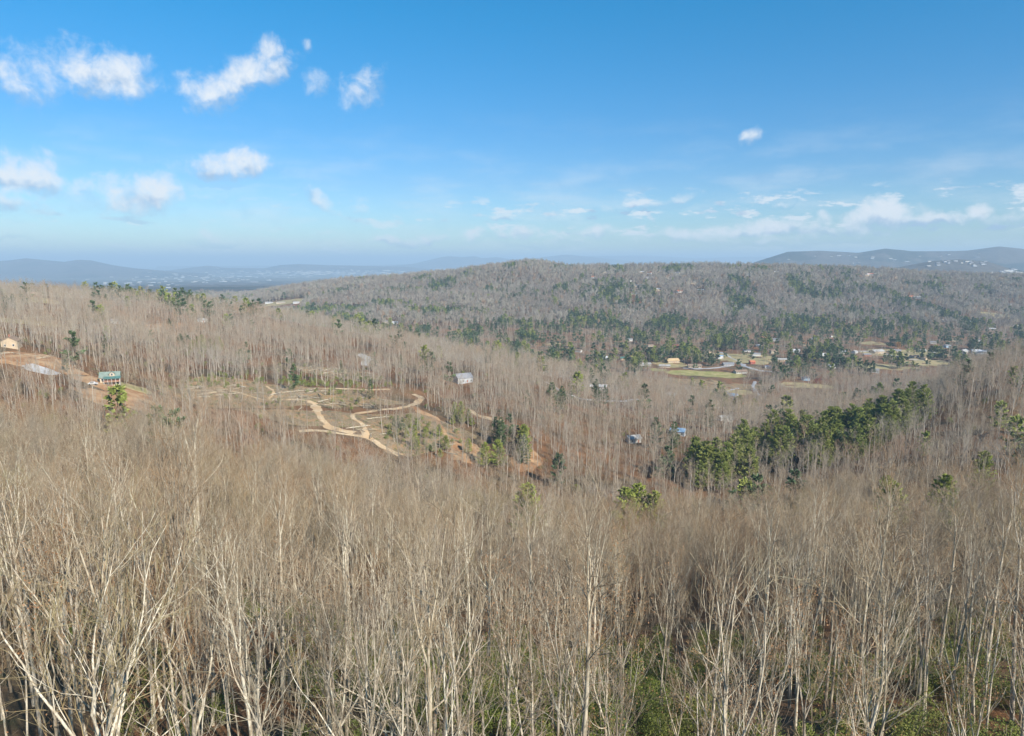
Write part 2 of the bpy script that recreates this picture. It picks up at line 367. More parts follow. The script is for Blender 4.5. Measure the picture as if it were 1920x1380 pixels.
# ------------------------------------------------------------------ ground: one sheet to the horizon
def build_ground():
    azf = np.radians(np.linspace(-42, 42, 560)); side = np.radians(np.linspace(44, 180, 46))
    az = np.concatenate([-side[::-1][:-0 or None], azf, side[:-1]])
    az = np.unique(np.round(az, 9))
    r = np.concatenate([[0.5], np.exp(np.linspace(math.log(8), math.log(3000), 420)), np.exp(np.linspace(math.log(3050), math.log(52000), 190))])
    A, R = np.meshgrid(az, r); X = R*np.sin(A); Y = R*np.cos(A); Z = H(X, Y)
    nr, na = X.shape; V = np.stack([X, Y, Z], -1).reshape(-1, 3)
    i = np.arange(nr-1)[:, None]; j = np.arange(na)[None, :]; j2 = (j+1) % na
    P = np.stack([np.broadcast_to(i*na+j, (nr-1, na)), np.broadcast_to(i*na+j2, (nr-1, na)), np.broadcast_to((i+1)*na+j2, (nr-1, na)), np.broadcast_to((i+1)*na+j, (nr-1, na))], -1).reshape(-1, 4)
    me = mesh_np('ground', V, P[:, ::-1], [GROUND], smooth=True)
    fl = np.clip(1-(Z-(CAMZ-226))/18, 0, 1)*(R > 5000)
    at_ = me.attributes.new('flat', 'FLOAT', 'POINT'); at_.data.foreach_set('value', fl.ravel().astype(np.float32))
    tag(link('ground', me), kind='structure')
build_ground()

# ------------------------------------------------------------------ tracks, roads, clearings
NOTREE = []       # ellipses (x, y, radius across, radius towards the camera, radius away, share of trees kept)
PATHS = []        # (points n x 2, half width)
def strip(name, uv, width, m, dz=.3, world=False, keep=1.4):
    pts = np.array([p if world else at(*p)[:2] for p in uv], float)
    d = np.r_[0, np.cumsum(np.hypot(*np.diff(pts, axis=0).T))]
    n = max(8, int(d[-1]/2.5)); s = np.linspace(0, d[-1], n)
    mx, my = pch(d, pts[:, 0]), pch(d, pts[:, 1])
    def ev(s, ys, ms):
        k = np.clip(np.searchsorted(d, s)-1, 0, len(d)-2); h = d[k+1]-d[k]; t = (s-d[k])/h
        return (2*t**3-3*t**2+1)*ys[k]+(t**3-2*t**2+t)*h*ms[k]+(-2*t**3+3*t**2)*ys[k+1]+(t**3-t**2)*h*ms[k+1]
    x, y = ev(s, pts[:, 0], mx), ev(s, pts[:, 1], my)
    tx, ty = np.gradient(x), np.gradient(y); L = np.hypot(tx, ty); nx, ny = -ty/L, tx/L
    K = 5; V = np.zeros((n, K, 3))
    for k in range(K):
        o = (k/(K-1)-.5)*width*(1+(fbm(s/6+k*9, s*0+len(name)+uv[0][0], 5, 3)-.5)*(1.3 if k in (0, K-1) else .1))
        V[:, k, 0] = x+nx*o; V[:, k, 1] = y+ny*o
        V[:, k, 2] = H(V[:, k, 0], V[:, k, 1])+dz*(.25 if k in (0, K-1) else 1)+(-.12 if k in (1, 3) else 0)
    i = np.arange(n-1)[:, None]*K; j = np.arange(K-1)[None, :]
    P = np.stack([i+j, i+j+1, i+K+j+1, i+K+j], -1).reshape(-1, 4)
    o = tag(link(name, mesh_np(name, V, P, [m], smooth=True)), kind='structure')
    PATHS.append((np.stack([x, y], 1), width/2*keep+.8)); return o
def patch(name, u, v, rx, ry, m, dz=.22, seed=1, rot=0, clear=True, front=None, keepf=0., wob=.5):
    cx, cy, _ = at(u, v); na, nr = 44, 9
    a = np.linspace(0, 2*math.pi, na, endpoint=False); rr = 1+(fbm(np.cos(a)*1.6+seed*7, np.sin(a)*1.6+seed, seed, 3)-.5)*2*wob
    V = [(cx, cy, h1(cx, cy)+dz)]
    f = np.linspace(0, 1, nr+1)[1:]
    X = f[:, None]*rr*np.cos(a)*rx; Y = f[:, None]*rr*np.sin(a)*ry
    c, s = math.cos(rot), math.sin(rot); X, Y = cx+X*c-Y*s, cy+X*s+Y*c
    Z = H(X, Y)+dz*(1-.8*(f[:, None] > .99))
    V = np.vstack([np.array(V), np.stack([X, Y, Z], -1).reshape(-1, 3)])
    tr = [(0, 0, 1+j, 1+(j+1) % na) for j in range(na)]
    Q = [(1+i*na+j, 1+(i+1)*na+j, 1+(i+1)*na+(j+1) % na, 1+i*na+(j+1) % na) for i in range(nr-1) for j in range(na)]
    me = bpy.data.meshes.new(name); me.from_pydata(V.tolist(), [], [t[1:] for t in tr]+Q); me.materials.append(m)
    me.polygons.foreach_set('use_smooth', [True]*len(me.polygons)); me.update()
    if clear: NOTREE.append((cx, cy, rx, front if front is not None else ry, ry, keepf))
    return tag(link(name, me), kind='structure')

patch('logged_slope', 770, 805, 34, 26, LOGG, dz=.16, seed=31, clear=False)
patch('logged_slope', 700, 790, 40, 16, LOGG, dz=.16, seed=32, clear=False)
patch('logged_slope', 420, 745, 34, 22, LOGG, dz=.16, seed=33, clear=False)
patch('logged_slope', 575, 780, 30, 14, LOGG, dz=.16, seed=34, clear=False)
strip('dirt_track', [(372,740),(400,736),(433,735),(467,743),(493,750),(533,750),(580,753),(593,767),(607,790),(633,806),(664,814)], 5, DIRT, keep=3)
strip('dirt_track', [(503,750),(513,736),(500,725)], 5, DIRT, keep=3)
strip('dirt_track', [(560,809),(588,808),(644,814),(690,820)], 3.6, DIRT, keep=1.6)
strip('dirt_track', [(777,740),(789,745),(785,752),(771,761),(740,767),(701,771),(672,776),(661,783),(678,794),(686,808),(690,818),(706,831),(729,843),(751,855)], 4.4, DIRT, keep=3.4)
strip('dirt_track', [(772,762),(790,774),(813,783),(827,803),(841,818),(858,825),(878,823)], 4.5, CLAY, keep=2)
strip('dirt_track', [(575,730),(610,729),(644,729),(690,731),(730,730)], 4, DIRT, keep=2)
strip('gravel_lane', [(1023,716),(1044,728),(1061,738),(1083,746),(1109,750),(1156,752),(1195,748)], 4, GRAVEL, keep=4)
strip('gravel_lane', [(676,664),(689,675),(681,686)], 7, GRAVEL, keep=3.5)
strip('dirt_track', [(-60,597),(0,595),(50,596),(95,594)], 6, TANGRASS, keep=2)
strip('dirt_track', [(30,570),(55,567),(80,561)], 5, TANGRASS, keep=2)
strip('village_road', [(1345,660),(1353,662),(1369,670),(1390,682),(1403,689),(1423,695),(1460,698)], 6.5, ASPH, keep=2.5)
strip('village_road', [(1280,690),(1310,692),(1340,690),(1370,686)], 5, ASPH, keep=2)
strip('village_road', [(1385,728),(1372,732),(1357,736)], 5, GRAVEL, keep=2)
strip('village_road', [(1415,716),(1412,726),(1424,742)], 5, GRAVEL, keep=2)
strip('village_road', [(1600,658),(1640,661),(1680,668),(1700,674),(1740,678)], 8, GRAVEL, keep=2.5)
strip('dirt_track', [(880,770),(905,782),(925,788),(945,790)], 4, DIRT, keep=1.6)

patch('clay_bank', 60, 672, 24, 20, CLAY, seed=3, front=40)
patch('gravel_pad', 78, 696, 9, 5, GRAVEL, dz=.4, seed=4)
patch('clay_yard', 212, 724, 20, 14, CLAY, seed=5, front=62, keepf=.06)
patch('clay_yard', 214, 748, 20, 16, CLAY, dz=.16, seed=35, clear=False)
patch('clay_yard', 238, 724, 12, 8, TANGRASS, dz=.4, seed=15, clear=False)
patch('clay_yard', 300, 615, 16, 40, CLAY, seed=6, front=50, keepf=.3)
patch('dry_grass_field', 60, 562, 30, 26, TANGRASS, seed=7, front=40)
patch('dry_grass_field', 20, 600, 45, 16, TANGRASS, seed=8, front=30)
patch('logged_slope', 500, 735, 52, 30, LOGG, seed=9, clear=False)
patch('logged_slope', 640, 700, 32, 22, LOGG, seed=10, clear=False)
patch('logged_slope', 650, 745, 36, 16, LOGG, seed=11, clear=False)
patch('clay_bank', 870, 845, 9, 14, CLAY, seed=12, clear=False)
patch('clay_bank', 985, 860, 8, 13, CLAY, seed=13, clear=False)
patch('green_field', 1325, 703, 52, 26, GRASS, seed=14, front=135, wob=.16)
patch('logged_slope', 1335, 722, 62, 34, LOGG, dz=.12, seed=36, clear=False)
patch('dry_grass_field', 1340, 740, 30, 16, TANGRASS, dz=.16, seed=37, clear=False)
patch('green_field', 1232, 694, 10, 12, GRASS, seed=16, front=40)
patch('dry_grass_field', 1375, 736, 26, 24, TANGRASS, seed=17, front=60)
patch('dry_grass_field', 1390, 672, 52, 60, TANGRASS, seed=18, front=110, keepf=.2)
patch('dry_grass_field', 1260, 684, 26, 26, TANGRASS, seed=19, front=110, keepf=.1)
patch('dry_grass_field', 1660, 688, 42, 24, TANGRASS, seed=20, front=120, keepf=.22)
patch('dry_grass_field', 1735, 682, 36, 34, TANGRASS, seed=21, front=120, keepf=.22)
patch('dry_grass_field', 1512, 722, 30, 16, TANGRASS, seed=22, front=40, keepf=.1)
patch('dry_grass_field', 1030, 645, 26, 14, TANGRASS, seed=23, front=60, keepf=.0)
patch('dry_grass_field', 1690, 662, 70, 40, TANGRASS, seed=24, front=40, keepf=.15)
patch('dry_grass_field', 1640, 645, 22, 30, TANGRASS, seed=25, front=60, keepf=.15)
patch('dry_grass_field', 1870, 590, 45, 50, TANGRASS, seed=26, front=60, keepf=.15)
patch('dry_grass_field', 530, 568, 70, 60, TANGRASS, seed=27, front=200, keepf=.0)

# ------------------------------------------------------------------ trees
def unit(a):
    return a/np.maximum(np.linalg.norm(a, axis=-1, keepdims=True), 1e-9)
def tubes(P, Rad, sides):
    """P: n x k x 3 points, Rad: n x k radii -> vertices, quads"""
    n, k, _ = P.shape
    d = np.empty_like(P); d[:, 1:-1] = P[:, 2:]-P[:, :-2]; d[:, 0] = P[:, 1]-P[:, 0]; d[:, -1] = P[:, -1]-P[:, -2]; d = unit(d)
    ref = np.where(np.abs(d[:, :1, 2:]) < .8, np.array([0, 0, 1.]), np.array([1., 0, 0])); ref = np.broadcast_to(ref, d.shape)
    a = unit(np.cross(d, ref)); c = np.cross(d, a)
    w = np.arange(sides)*2*math.pi/sides
    V = P[:, :, None, :]+(a[:, :, None, :]*np.cos(w)[:, None]+c[:, :, None, :]*np.sin(w)[:, None])*Rad[:, :, None, None]
    base = np.arange(n)[:, None, None]*k*sides+np.arange(k-1)[None, :, None]*sides
    s = np.arange(sides)[None, None, :]; s2 = (s+1) % sides
    Q = np.stack([base+s, base+s2, base+sides+s2, base+sides+s], -1).reshape(-1, 4)
    return V.reshape(-1, 3), Q
def ribbons(P, Rad, R):
    n, k, _ = P.shape; d = unit(P[:, -1]-P[:, 0])
    a = unit(np.cross(d, R.normal(size=d.shape)))[:, None, :]
    V = np.stack([P-a*Rad[..., None], P+a*Rad[..., None]], 2)
    base = np.arange(n)[:, None]*k*2+np.arange(k-1)[None, :]*2
    Q = np.stack([base, base+1, base+3, base+2], -1).reshape(-1, 4)
    return V.reshape(-1, 3), Q
def shoots(R, P, Rad, per, t0, t1, ln, ang, up, k, wander, tipf=.35, rf=.5, lentaper=.5):
    """children of the branches P (n x K x 3): start points along them, bending out by ang and up again"""
    n, K, _ = P.shape
    t = np.clip(t0+(t1-t0)*(np.arange(per)[None, :]+R.uniform(0, 1, (n, per)))/per, 0, .999)
    f = t*(K-1); i = f.astype(int); fr = (f-i)[..., None]; ii = np.arange(n)[:, None]
    p = P[ii, i]*(1-fr)+P[ii, i+1]*fr; d = unit(P[ii, i+1]-P[ii, i]); r0 = Rad[ii, i]*(1-fr[..., 0])+Rad[ii, i+1]*fr[..., 0]
    s = unit(np.cross(d, R.normal(size=d.shape)))
    an = np.radians(R.normal(ang, ang*.22, t.shape))[..., None]
    dd = unit(d*np.cos(an)+s*np.sin(an))
    L = ln*(1-lentaper*t)*R.uniform(.6, 1.25, t.shape)
    p = p.reshape(-1, 3); dd = dd.reshape(-1, 3); L = L.ravel(); m = len(p)
    out = np.empty((m, k, 3)); out[:, 0] = p; cur = dd
    for j in range(1, k):
        cur = unit(cur+np.array([0, 0, up])+R.normal(0, wander, (m, 3)))
        out[:, j] = out[:, j-1]+cur*(L/(k-1))[:, None]
    r = np.minimum(r0.ravel()*rf, L*.02+.004)[:, None]*np.linspace(1, tipf, k)[None, :]
    return out, r
def join(parts):
    V, Q, o = [], [], 0
    for v, q in parts: V.append(v); Q.append(q+o); o += len(v)
    return np.vstack(V), np.vstack(Q)
def bare_tree(seed, height, r0, first=.3, nl=7, n2=5, n3=4, n4=0, spread=36, fork=0, lean=.02, lv=0, limb=.26, thick=1., dead=0, split=.56, lead=3, open_=.33, crook=.07):
    """returns (trunk, crown, dead leaves) as vertex and face arrays, the trunk standing on the origin;
    the stem divides into ascending leaders that carry a fan of limbs"""
    R = np.random.default_rng(seed); K0 = 9 if lv == 0 else 4
    def stem(p0, d0, L, ra, rb, wand, K):
        P = np.empty((1, K, 3)); P[0, 0] = p0; c = np.array(d0, float)
        for j in range(1, K):
            c = unit(c+np.array([0, 0, .06])+R.normal(0, wand, 3)*np.array([1, 1, .3])); P[0, j] = P[0, j-1]+c*L/(K-1)
        return P, np.linspace(ra, rb, K)[None, :]
    def leaders(P, r, n, L, t, wand):
        d = unit(P[0, -1]-P[0, -2]); w = R.uniform(0, 6.28); out = []
        for k in range(n):
            a = w+6.28*k/n+R.normal(0, .35); q = R.uniform(.5, 1.35)*t
            if k == 0 and n > 2: q *= .35
            out.append(stem(P[0, -1], unit(d+np.array([math.cos(a)*q, math.sin(a)*q, 0])), L*R.uniform(.8, 1.08), r[0, -1]*(.82 if n < 3 else .66), .016, wand, K0))
        return out
    d0 = unit(np.array([R.normal(0, lean), R.normal(0, lean), 1])); hs = height*split
    tr = []
    if fork:
        hf = height*R.uniform(.12, .3); P, r = stem((0, 0, -1.5), d0, hf+1.5, r0*1.2, r0*.9, .03, 4); tr.append((P, r)); w = R.uniform(0, 6.28); mains = []
        for k in range(fork):
            a = w+6.28*k/fork+R.normal(0, .3); q = R.uniform(.12, .32)
            mains.append(stem(P[0, -1], unit(d0+np.array([math.cos(a)*q, math.sin(a)*q, 0])), max(hs-hf, 3)*R.uniform(.85, 1.1), r0*.74, r0*.45, .04, K0))
    else:
        mains = [stem((0, 0, -1.5), d0, hs+1.5, r0*1.1, r0*.58, .028, K0+2)]
    tr += mains; tips_ = []
    for (P, r) in mains: tips_ += leaders(P, r, lead if not fork else max(2, lead-1), height*(1-split)*1.08, open_, crook)
    sides = 8 if lv == 0 else (4 if lv == 1 else 3)
    trunk = [tubes(p, r, sides) for p, r in tr+tips_]
    crown = []; kk = 7 if lv == 0 else 4
    P1s, r1s = [], []
    for P, r in tips_:
        a, b = shoots(R, P, r, nl, .08, .98, height*limb, spread, .14, kk, .12 if lv == 0 else .08, .25, .46, .45); P1s.append(a); r1s.append(b)
    for P, r in mains:        # limbs below the fork
        a, b = shoots(R, P, r, max(1, nl//3+1), .62 if first > .25 else .35, .98, height*limb*1.1, spread*1.25, .16, kk, .12 if lv == 0 else .08, .25, .5, .1); P1s.append(a); r1s.append(b)
        if lv == 0:           # short dead snags
            a, b = shoots(R, P, r, 3, .2, .6, height*.07, 65, .02, 4, .15, .3, .25, .2); crown.append(tubes(a, b, 3))
    P1, r1 = np.concatenate(P1s), np.concatenate(r1s)
    (trunk if lv == 0 else crown).append(tubes(P1, np.maximum(r1, .014)*thick, 5 if lv == 0 else 3)); tips = P1
    if n2:
        P2, r2 = shoots(R, P1, r1, n2, .12, 1, height*limb*.48, 34, .09, 5 if lv == 0 else 3, .13, .35, .7, .45); tips = P2
        crown.append(tubes(P2, np.maximum(r2*(1.45 if lv == 0 else 1), .012 if lv == 0 else .009)*thick, 3) if lv < 2 else ribbons(P2, np.maximum(r2, .009)*thick, R))
        if n3:
            P3, r3 = shoots(R, P2, r2, n3, .12, 1, height*limb*.25, 30, .07, 4 if lv == 0 else 2, .12, .4, .65, .35); tips = P3
            crown.append(tubes(P3, np.maximum(r3, .006)*thick, 3) if lv == 0 else ribbons(P3, np.maximum(r3, .006)*thick, R))
            if n4:
                P4, r4 = shoots(R, P3, r3, n4, .2, 1, height*limb*.14, 28, .05, 3, .1, .5, .7, .3); tips = P4
                crown.append(ribbons(P4, np.maximum(r4, .0045)*thick, R))
    leaf = None
    if dead:
        c = tips[:, -1]; c = c[R.choice(len(c), min(len(c), dead))]; c = c+R.normal(0, .12, c.shape)
        a = unit(R.normal(size=c.shape))*.075; b_ = unit(np.cross(a, R.normal(size=c.shape)))*.05
        V = np.stack([c-a, c-b_, c+a, c+b_], 1).reshape(-1, 3); leaf = (V, np.arange(len(V)).reshape(-1, 4))
    return join(trunk), join(crown), leaf
def two(name, t, c, leaf=None, mats=(BARK, TWIG, RUST)):
    """one mesh of trunk and crown"""
    V, Q = join([t, c]+([leaf] if leaf else [])); mi = np.r_[np.zeros(len(t[1])), np.ones(len(c[1])), np.full(len(leaf[1]) if leaf else 0, 2)]
    return mesh_np(name, V, Q, list(mats), mi)

SPEC = [ # the near kinds: seed, arguments, words
 (11, dict(height=23, r0=.155, nl=5, n2=4, n3=4, n4=0, spread=30, lead=3, split=.68, open_=.28, limb=.20), 'slender pale bare tree'),
 (12, dict(height=26, r0=.20, nl=5, n2=5, n3=3, n4=0, spread=34, lead=3, split=.70, open_=.33, limb=.20), 'tall straight bare tree'),
 (13, dict(height=22, r0=.165, nl=4, n2=4, n3=4, n4=0, spread=34, fork=2, lead=3, split=.66, limb=.2), 'twin stemmed bare tree'),
 (14, dict(height=21, r0=.24, nl=5, n2=5, n3=4, n4=0, spread=42, fork=3, lead=3, limb=.27, split=.5, open_=.5, crook=.15), 'broad forked bare tree'),
 (15, dict(height=18, r0=.095, nl=4, n2=4, n3=4, n4=0, spread=28, lean=.09, lead=2, split=.7, limb=.17), 'thin leaning bare tree'),
 (16, dict(height=20, r0=.125, nl=4, n2=4, n3=4, n4=0, spread=26, limb=.18, lead=3, open_=.18, split=.68), 'narrow crowned bare tree'),
 (17, dict(height=17, r0=.17, nl=5, n2=5, n3=4, n4=0, spread=38, limb=.26, dead=900, lead=3, split=.45), 'bare tree holding rusty dead leaves'),
 (18, dict(height=23, r0=.23, nl=6, n2=5, n3=4, n4=0, spread=44, limb=.28, lead=4, split=.52, open_=.55, crook=.14), 'wide spreading bare tree'),
 (19, dict(height=15, r0=.10, nl=4, n2=4, n3=3, n4=0, spread=32, fork=4, lead=2, lean=.05, split=.6, limb=.2), 'many stemmed small bare tree'),
 (20, dict(height=20, r0=.16, nl=6, n2=6, n3=5, n4=0, spread=40, limb=.26, lead=4, split=.50, open_=.50, crook=.10), 'round crowned bare tree'),
 (27, dict(height=19, r0=.15, nl=6, n2=6, n3=5, n4=0, spread=36, limb=.25, lead=3, split=.55, open_=.40, crook=.09), 'fuzzy crowned bare tree'),
 (28, dict(height=18, r0=.17, nl=6, n2=6, n3=5, n4=0, spread=42, limb=.27, lead=3, split=.46, open_=.5, crook=.10, fork=2), 'double fuzzy crowned bare tree'),
]
PROTO = []
for s, kw, w in SPEC:
    t, c, lf = bare_tree(s, **kw)
    PROTO.append(dict(t=mesh_np('trunk', *t, [BARK], smooth=True), c=mesh_np('crown', *c, [TWIG]), lf=mesh_np('dead_leaves', *lf, [RUST]) if lf else None,
                      j=two('bare_tree_near', t, c, lf), h=kw['height'], w=w))
MID = []
for s, kw in [(21, dict(height=21, r0=.19, nl=4, n2=5, n3=4, spread=30, split=.66, limb=.2, open_=.25)), (22, dict(height=23, r0=.22, nl=5, n2=5, n3=4, spread=32, split=.7, limb=.2, open_=.28)),
              (23, dict(height=19, r0=.18, nl=4, n2=5, n3=4, spread=36, fork=2, lead=2, split=.6, limb=.22)), (24, dict(height=17, r0=.13, nl=4, n2=5, n3=4, spread=28, lean=.06, lead=2, split=.62, limb=.2)),
              (25, dict(height=19, r0=.23, nl=5, n2=5, n3=4, spread=44, lead=4, split=.45, open_=.55, limb=.3)), (26, dict(height=16, r0=.17, nl=4, n2=5, n3=3, dead=160))]:
    t, c, lf = bare_tree(s, lv=1, thick=1.4, **kw); MID.append(two('bare_tree_mid', t, c, lf, (BARKM, TWIGM, RUST)))
FARM = []
for s, kw in [(31, dict(height=20, r0=.26, nl=5, n2=6, n3=0, spread=38)), (32, dict(height=23, r0=.30, nl=5, n2=6, n3=0, spread=40, lead=4)),
              (33, dict(height=18, r0=.26, nl=5, n2=6, n3=0, spread=46, split=.4, open_=.6)), (34, dict(height=17, r0=.22, nl=5, n2=6, n3=0, spread=44, lead=3))]:
    t, c, lf = bare_tree(s, lv=2, thick=8.0, **kw)
    FARM.append(two('bare_tree_far', t, c, lf, (BARK, TWIGF, RUST)))
# saplings and brush below the canopy
BRUSH = []
for s in (41, 42, 43):
    t, c, lf = bare_tree(s, height=6.5, r0=.04, first=.15, nl=4, n2=5, n3=3, spread=38, lv=1, limb=.35, thick=1.1, lean=.1, split=.35, dead=60 if s == 42 else 0); BRUSH.append(two('sapling', t, c, lf))

def conifer(seed, height, width, kind, n_br, per, size, bare=.25, lod=0):
    """whorled branches carrying tufts of needles; kind: 'pine' open tiers, 'spruce' dense cone"""
    R = np.random.default_rng(seed)
    K = 6; P = np.zeros((1, K, 3)); P[0, :, 2] = np.linspace(-1, height, K); P[0, 1:, 0] = R.normal(0, .15, K-1).cumsum()*.5
    tr = tubes(P, (np.linspace(height*.013, .03, K))[None, :], 6 if lod == 0 else 3)
    z = bare+(1-bare)*(np.sort(R.uniform(0, 1, n_br))); az = R.uniform(0, 2*math.pi, n_br)
    tt = (z-bare)/(1-bare)
    prof = (1-tt)**(.75 if kind == 'spruce' else .55)*(np.minimum(1, tt*4+.55))
    L = width*prof*R.uniform(.65, 1.2, n_br)+.4
    lift = (.12 if kind == 'spruce' else .28)+tt*.55
    d = unit(np.stack([np.cos(az), np.sin(az), lift], 1)); p0 = np.stack([np.interp(z*height, P[0, :, 2], P[0, :, 0]), 0*z, z*height], 1)
    k = 4; B = np.empty((n_br, k, 3))
    for j in range(k):
        f = j/(k-1); B[:, j] = p0+d*(L*f)[:, None]+np.array([0, 0, 1])*(-.10*L*f*f*(1 if kind == 'spruce' else -1))[:, None]
    br = tubes(B, np.linspace(.05, .012, k)[None, :]*np.ones((n_br, 1)), 3)
    t = R.uniform(.25, 1.05, (n_br, per))**.8; i = np.clip((t*(k-1)).astype(int), 0, k-2); fr = (t*(k-1)-i)[..., None]; ii = np.arange(n_br)[:, None]
    c = B[ii, i]*(1-fr)+B[ii, i+1]*fr; c = c+R.normal(0, 1, c.shape)*np.array([.22, .22, .10])*(L*.55)[:, None, None]*.5
    c = c.reshape(-1, 3); out = unit(c*np.array([1, 1, 0])+np.array([0, 0, .6])*np.abs(R.normal(1, .4, (len(c), 1))))
    sz = size*R.uniform(.6, 1.3, (len(c), 1))
    dirn = unit(out+R.normal(0, .55, c.shape)); sidev = unit(np.cross(dirn, R.normal(size=c.shape)))
    V = np.stack([c-dirn*sz*.3, c+sidev*sz*.38, c+dirn*sz, c-sidev*sz*.38], 1).reshape(-1, 3)
    return tr, br, (V, np.arange(len(V)).reshape(-1, 4))
def con3(name, cn, needles):
    t, b, l = cn; V, Q = join([t, b, l]); mi = np.r_[np.zeros(len(t[1])), np.zeros(len(b[1])), np.ones(len(l[1]))]
    return mesh_np(name, V, Q, [BARK, needles], mi)
PP = []
for s, h, w, kd, nb, per, sz, bare, mt in [(51, 22, 6.4, 'pine', 150, 46, .55, .12, PINE), (52, 25, 7.0, 'pine', 160, 46, .56, .15, PINE), (53, 17, 5.4, 'pine', 120, 44, .5, .10, YELLOWG),
                                       (54, 16, 3.2, 'spruce', 100, 26, .5, .04, PINED), (55, 20, 4.8, 'pine', 95, 26, .6, .15, PINED)]:
    cn = conifer(s, h, w, kd, nb, per, sz, bare)
    PP.append(dict(t=mesh_np('trunk', *join(cn[:2]), [BARK]), c=mesh_np('crown', *cn[2], [mt]), h=h, mt=mt))
PF = [con3('pine_far', conifer(61, 18, 5.0, 'pine', 34, 12, 1.5, .15, lod=1), PINED), con3('pine_far', conifer(62, 21, 5.6, 'pine', 36, 12, 1.6, .2, lod=1), PINE), con3('pine_far', conifer(63, 15, 4, 'spruce', 34, 12, 1.3, .05, lod=1), PINED)]
def bush(seed, w, h, n, size, mt, name='bush'):
    R = np.random.default_rng(seed); m = 9
    cc = R.normal(0, .36, (m, 3))*np.array([w, w, 0]); cc[:, 2] = R.uniform(.2, .8, m)*h; rr = R.uniform(.35, .6, m)*w
    k = R.integers(0, m, n); d = unit(R.normal(size=(n, 3))+np.array([0, 0, .35])); c = cc[k]+d*rr[k][:, None]*np.array([1, 1, .75*h/w])*R.uniform(.75, 1.05, (n, 1)); c[:, 2] = np.abs(c[:, 2])
    dr = unit(d+R.normal(0, .7, d.shape)); sd = unit(np.cross(dr, R.normal(size=d.shape))); s = size*R.uniform(.6, 1.3, (n, 1))
    V = np.stack([c-dr*s*.5, c+sd*s*.24, c+dr*s*.5, c-sd*s*.24], 1).reshape(-1, 3); Q = np.arange(len(V)).reshape(-1, 4)
    S = np.zeros((8, 4, 3)); e = c[R.choice(n, 8)]
    for j in range(4): S[:, j] = e*(j/3)*np.array([1, 1, 1])+np.array([0, 0, -.3])*(1-j/3)
    st = tubes(S, np.full((8, 4), .03), 3)
    V2, Q2 = join([st, (V, Q)]); return mesh_np(name, V2, Q2, [BARK, mt], np.r_[np.zeros(len(st[1])), np.ones(len(Q))])
LB = [bush(71, 1.6, 3.0, 1500, .17, LAUREL), bush(72, 2.0, 4.4, 1900, .18, LAUREL), bush(73, 1.4, 2.2, 1200, .16, LAUREL)]
LBM = [bush(74, 2.0, 3.2, 260, .55, LAUREL), bush(75, 1.8, 2.6, 220, .5, PINE)]

# --- where the trees stand
def grid(y0, y1, sp, seed, qm=.86):
    R = np.random.default_rng(seed); xm = y1*qm+20
    gx = np.arange(-xm, xm, sp); gy = np.arange(y0, y1, sp); X, Y = np.meshgrid(gx, gy)
    X = X+R.uniform(-.48, .48, X.shape)*sp; Y = Y+R.uniform(-.48, .48, Y.shape)*sp; X = X.ravel(); Y = Y.ravel()
    k = (np.abs(X) < Y*qm+14) & (Y >= y0) & (Y < y1); return X[k], Y[k], R
def seg_clear(x, y):
    keep = np.ones(len(x), bool)
    for pts, hw in PATHS:
        lo = pts.min(0)-hw; hi = pts.max(0)+hw
        k = np.where((x > lo[0]) & (x < hi[0]) & (y > lo[1]) & (y < hi[1]) & keep)[0]
        if len(k) == 0: continue
        d = np.hypot(x[k][:, None]-pts[None, :, 0], y[k][:, None]-pts[None, :, 1]).min(1); keep[k[d < hw]] = False
    return keep
def ell_clear(x, y, R):
    keep = np.ones(len(x), bool)
    for (cx, cy, rx, rf, rb, kf) in NOTREE:
        # the open ground runs towards the camera along the line of sight
        xx = x-cx*y/cy if rf > rb else x-cx
        dy = y-cy; ins = (xx/rx)**2+np.where(dy < 0, dy/rf, dy/rb)**2 < 1
        keep &= ~(ins & (R.uniform(0, 1, len(x)) >= kf))
    return keep
# ------------------------------------------------------------------ houses
def f_win(N, b): N.put(b.inputs['Base Color'], (.03, .04, .05, 1)); b.inputs['Roughness'].default_value = .12; b.inputs['Specular IOR Level'].default_value = .6
GLASS = mat('window_glass', f_win, .12)
WHITE = flat('white_trim', (.76, .75, .72), .6, .05)
WALLS = dict(cream=(.52, .43, .31), white=(.60, .59, .56), tan=(.52, .40, .27), brick=(.34, .16, .11), grey=(.45, .46, .47), blue=(.30, .42, .52), pale=(.50, .48, .43), red=(.42, .10, .07), log=(.50, .32, .19))
ROOFS = dict(green=(.20, .25, .215), teal=(.08, .17, .155), brown=(.25, .18, .13), grey=(.24, .24, .25), dark=(.10, .10, .11), tan=(.50, .36, .20), red=(.50, .17, .09), blue=(.22, .34, .48), white=(.56, .57, .58), pale=(.38, .37, .35))
def f_wall(c):
    def f(N, b):
        p = ob(N); n = N.noise(p, .8, 5, .6)
        N.put(b.inputs['Base Color'], N.mix(N.step(n, .35, .7), tuple(k*.88 for k in c), c))
        w = N.node('ShaderNodeTexWave', wave_type='BANDS', bands_direction='Z'); N.put(w.inputs[0], p); w.inputs['Scale'].default_value = 1.6
        bump(N, b, w.outputs[1], .4, .03)
    return f
WM = {k: mat('wall_'+k, f_wall(c), .8) for k, c in WALLS.items()}
RM = {k: flat('roof_'+k, c, .8, .16, .7, .1) for k, c in ROOFS.items()}
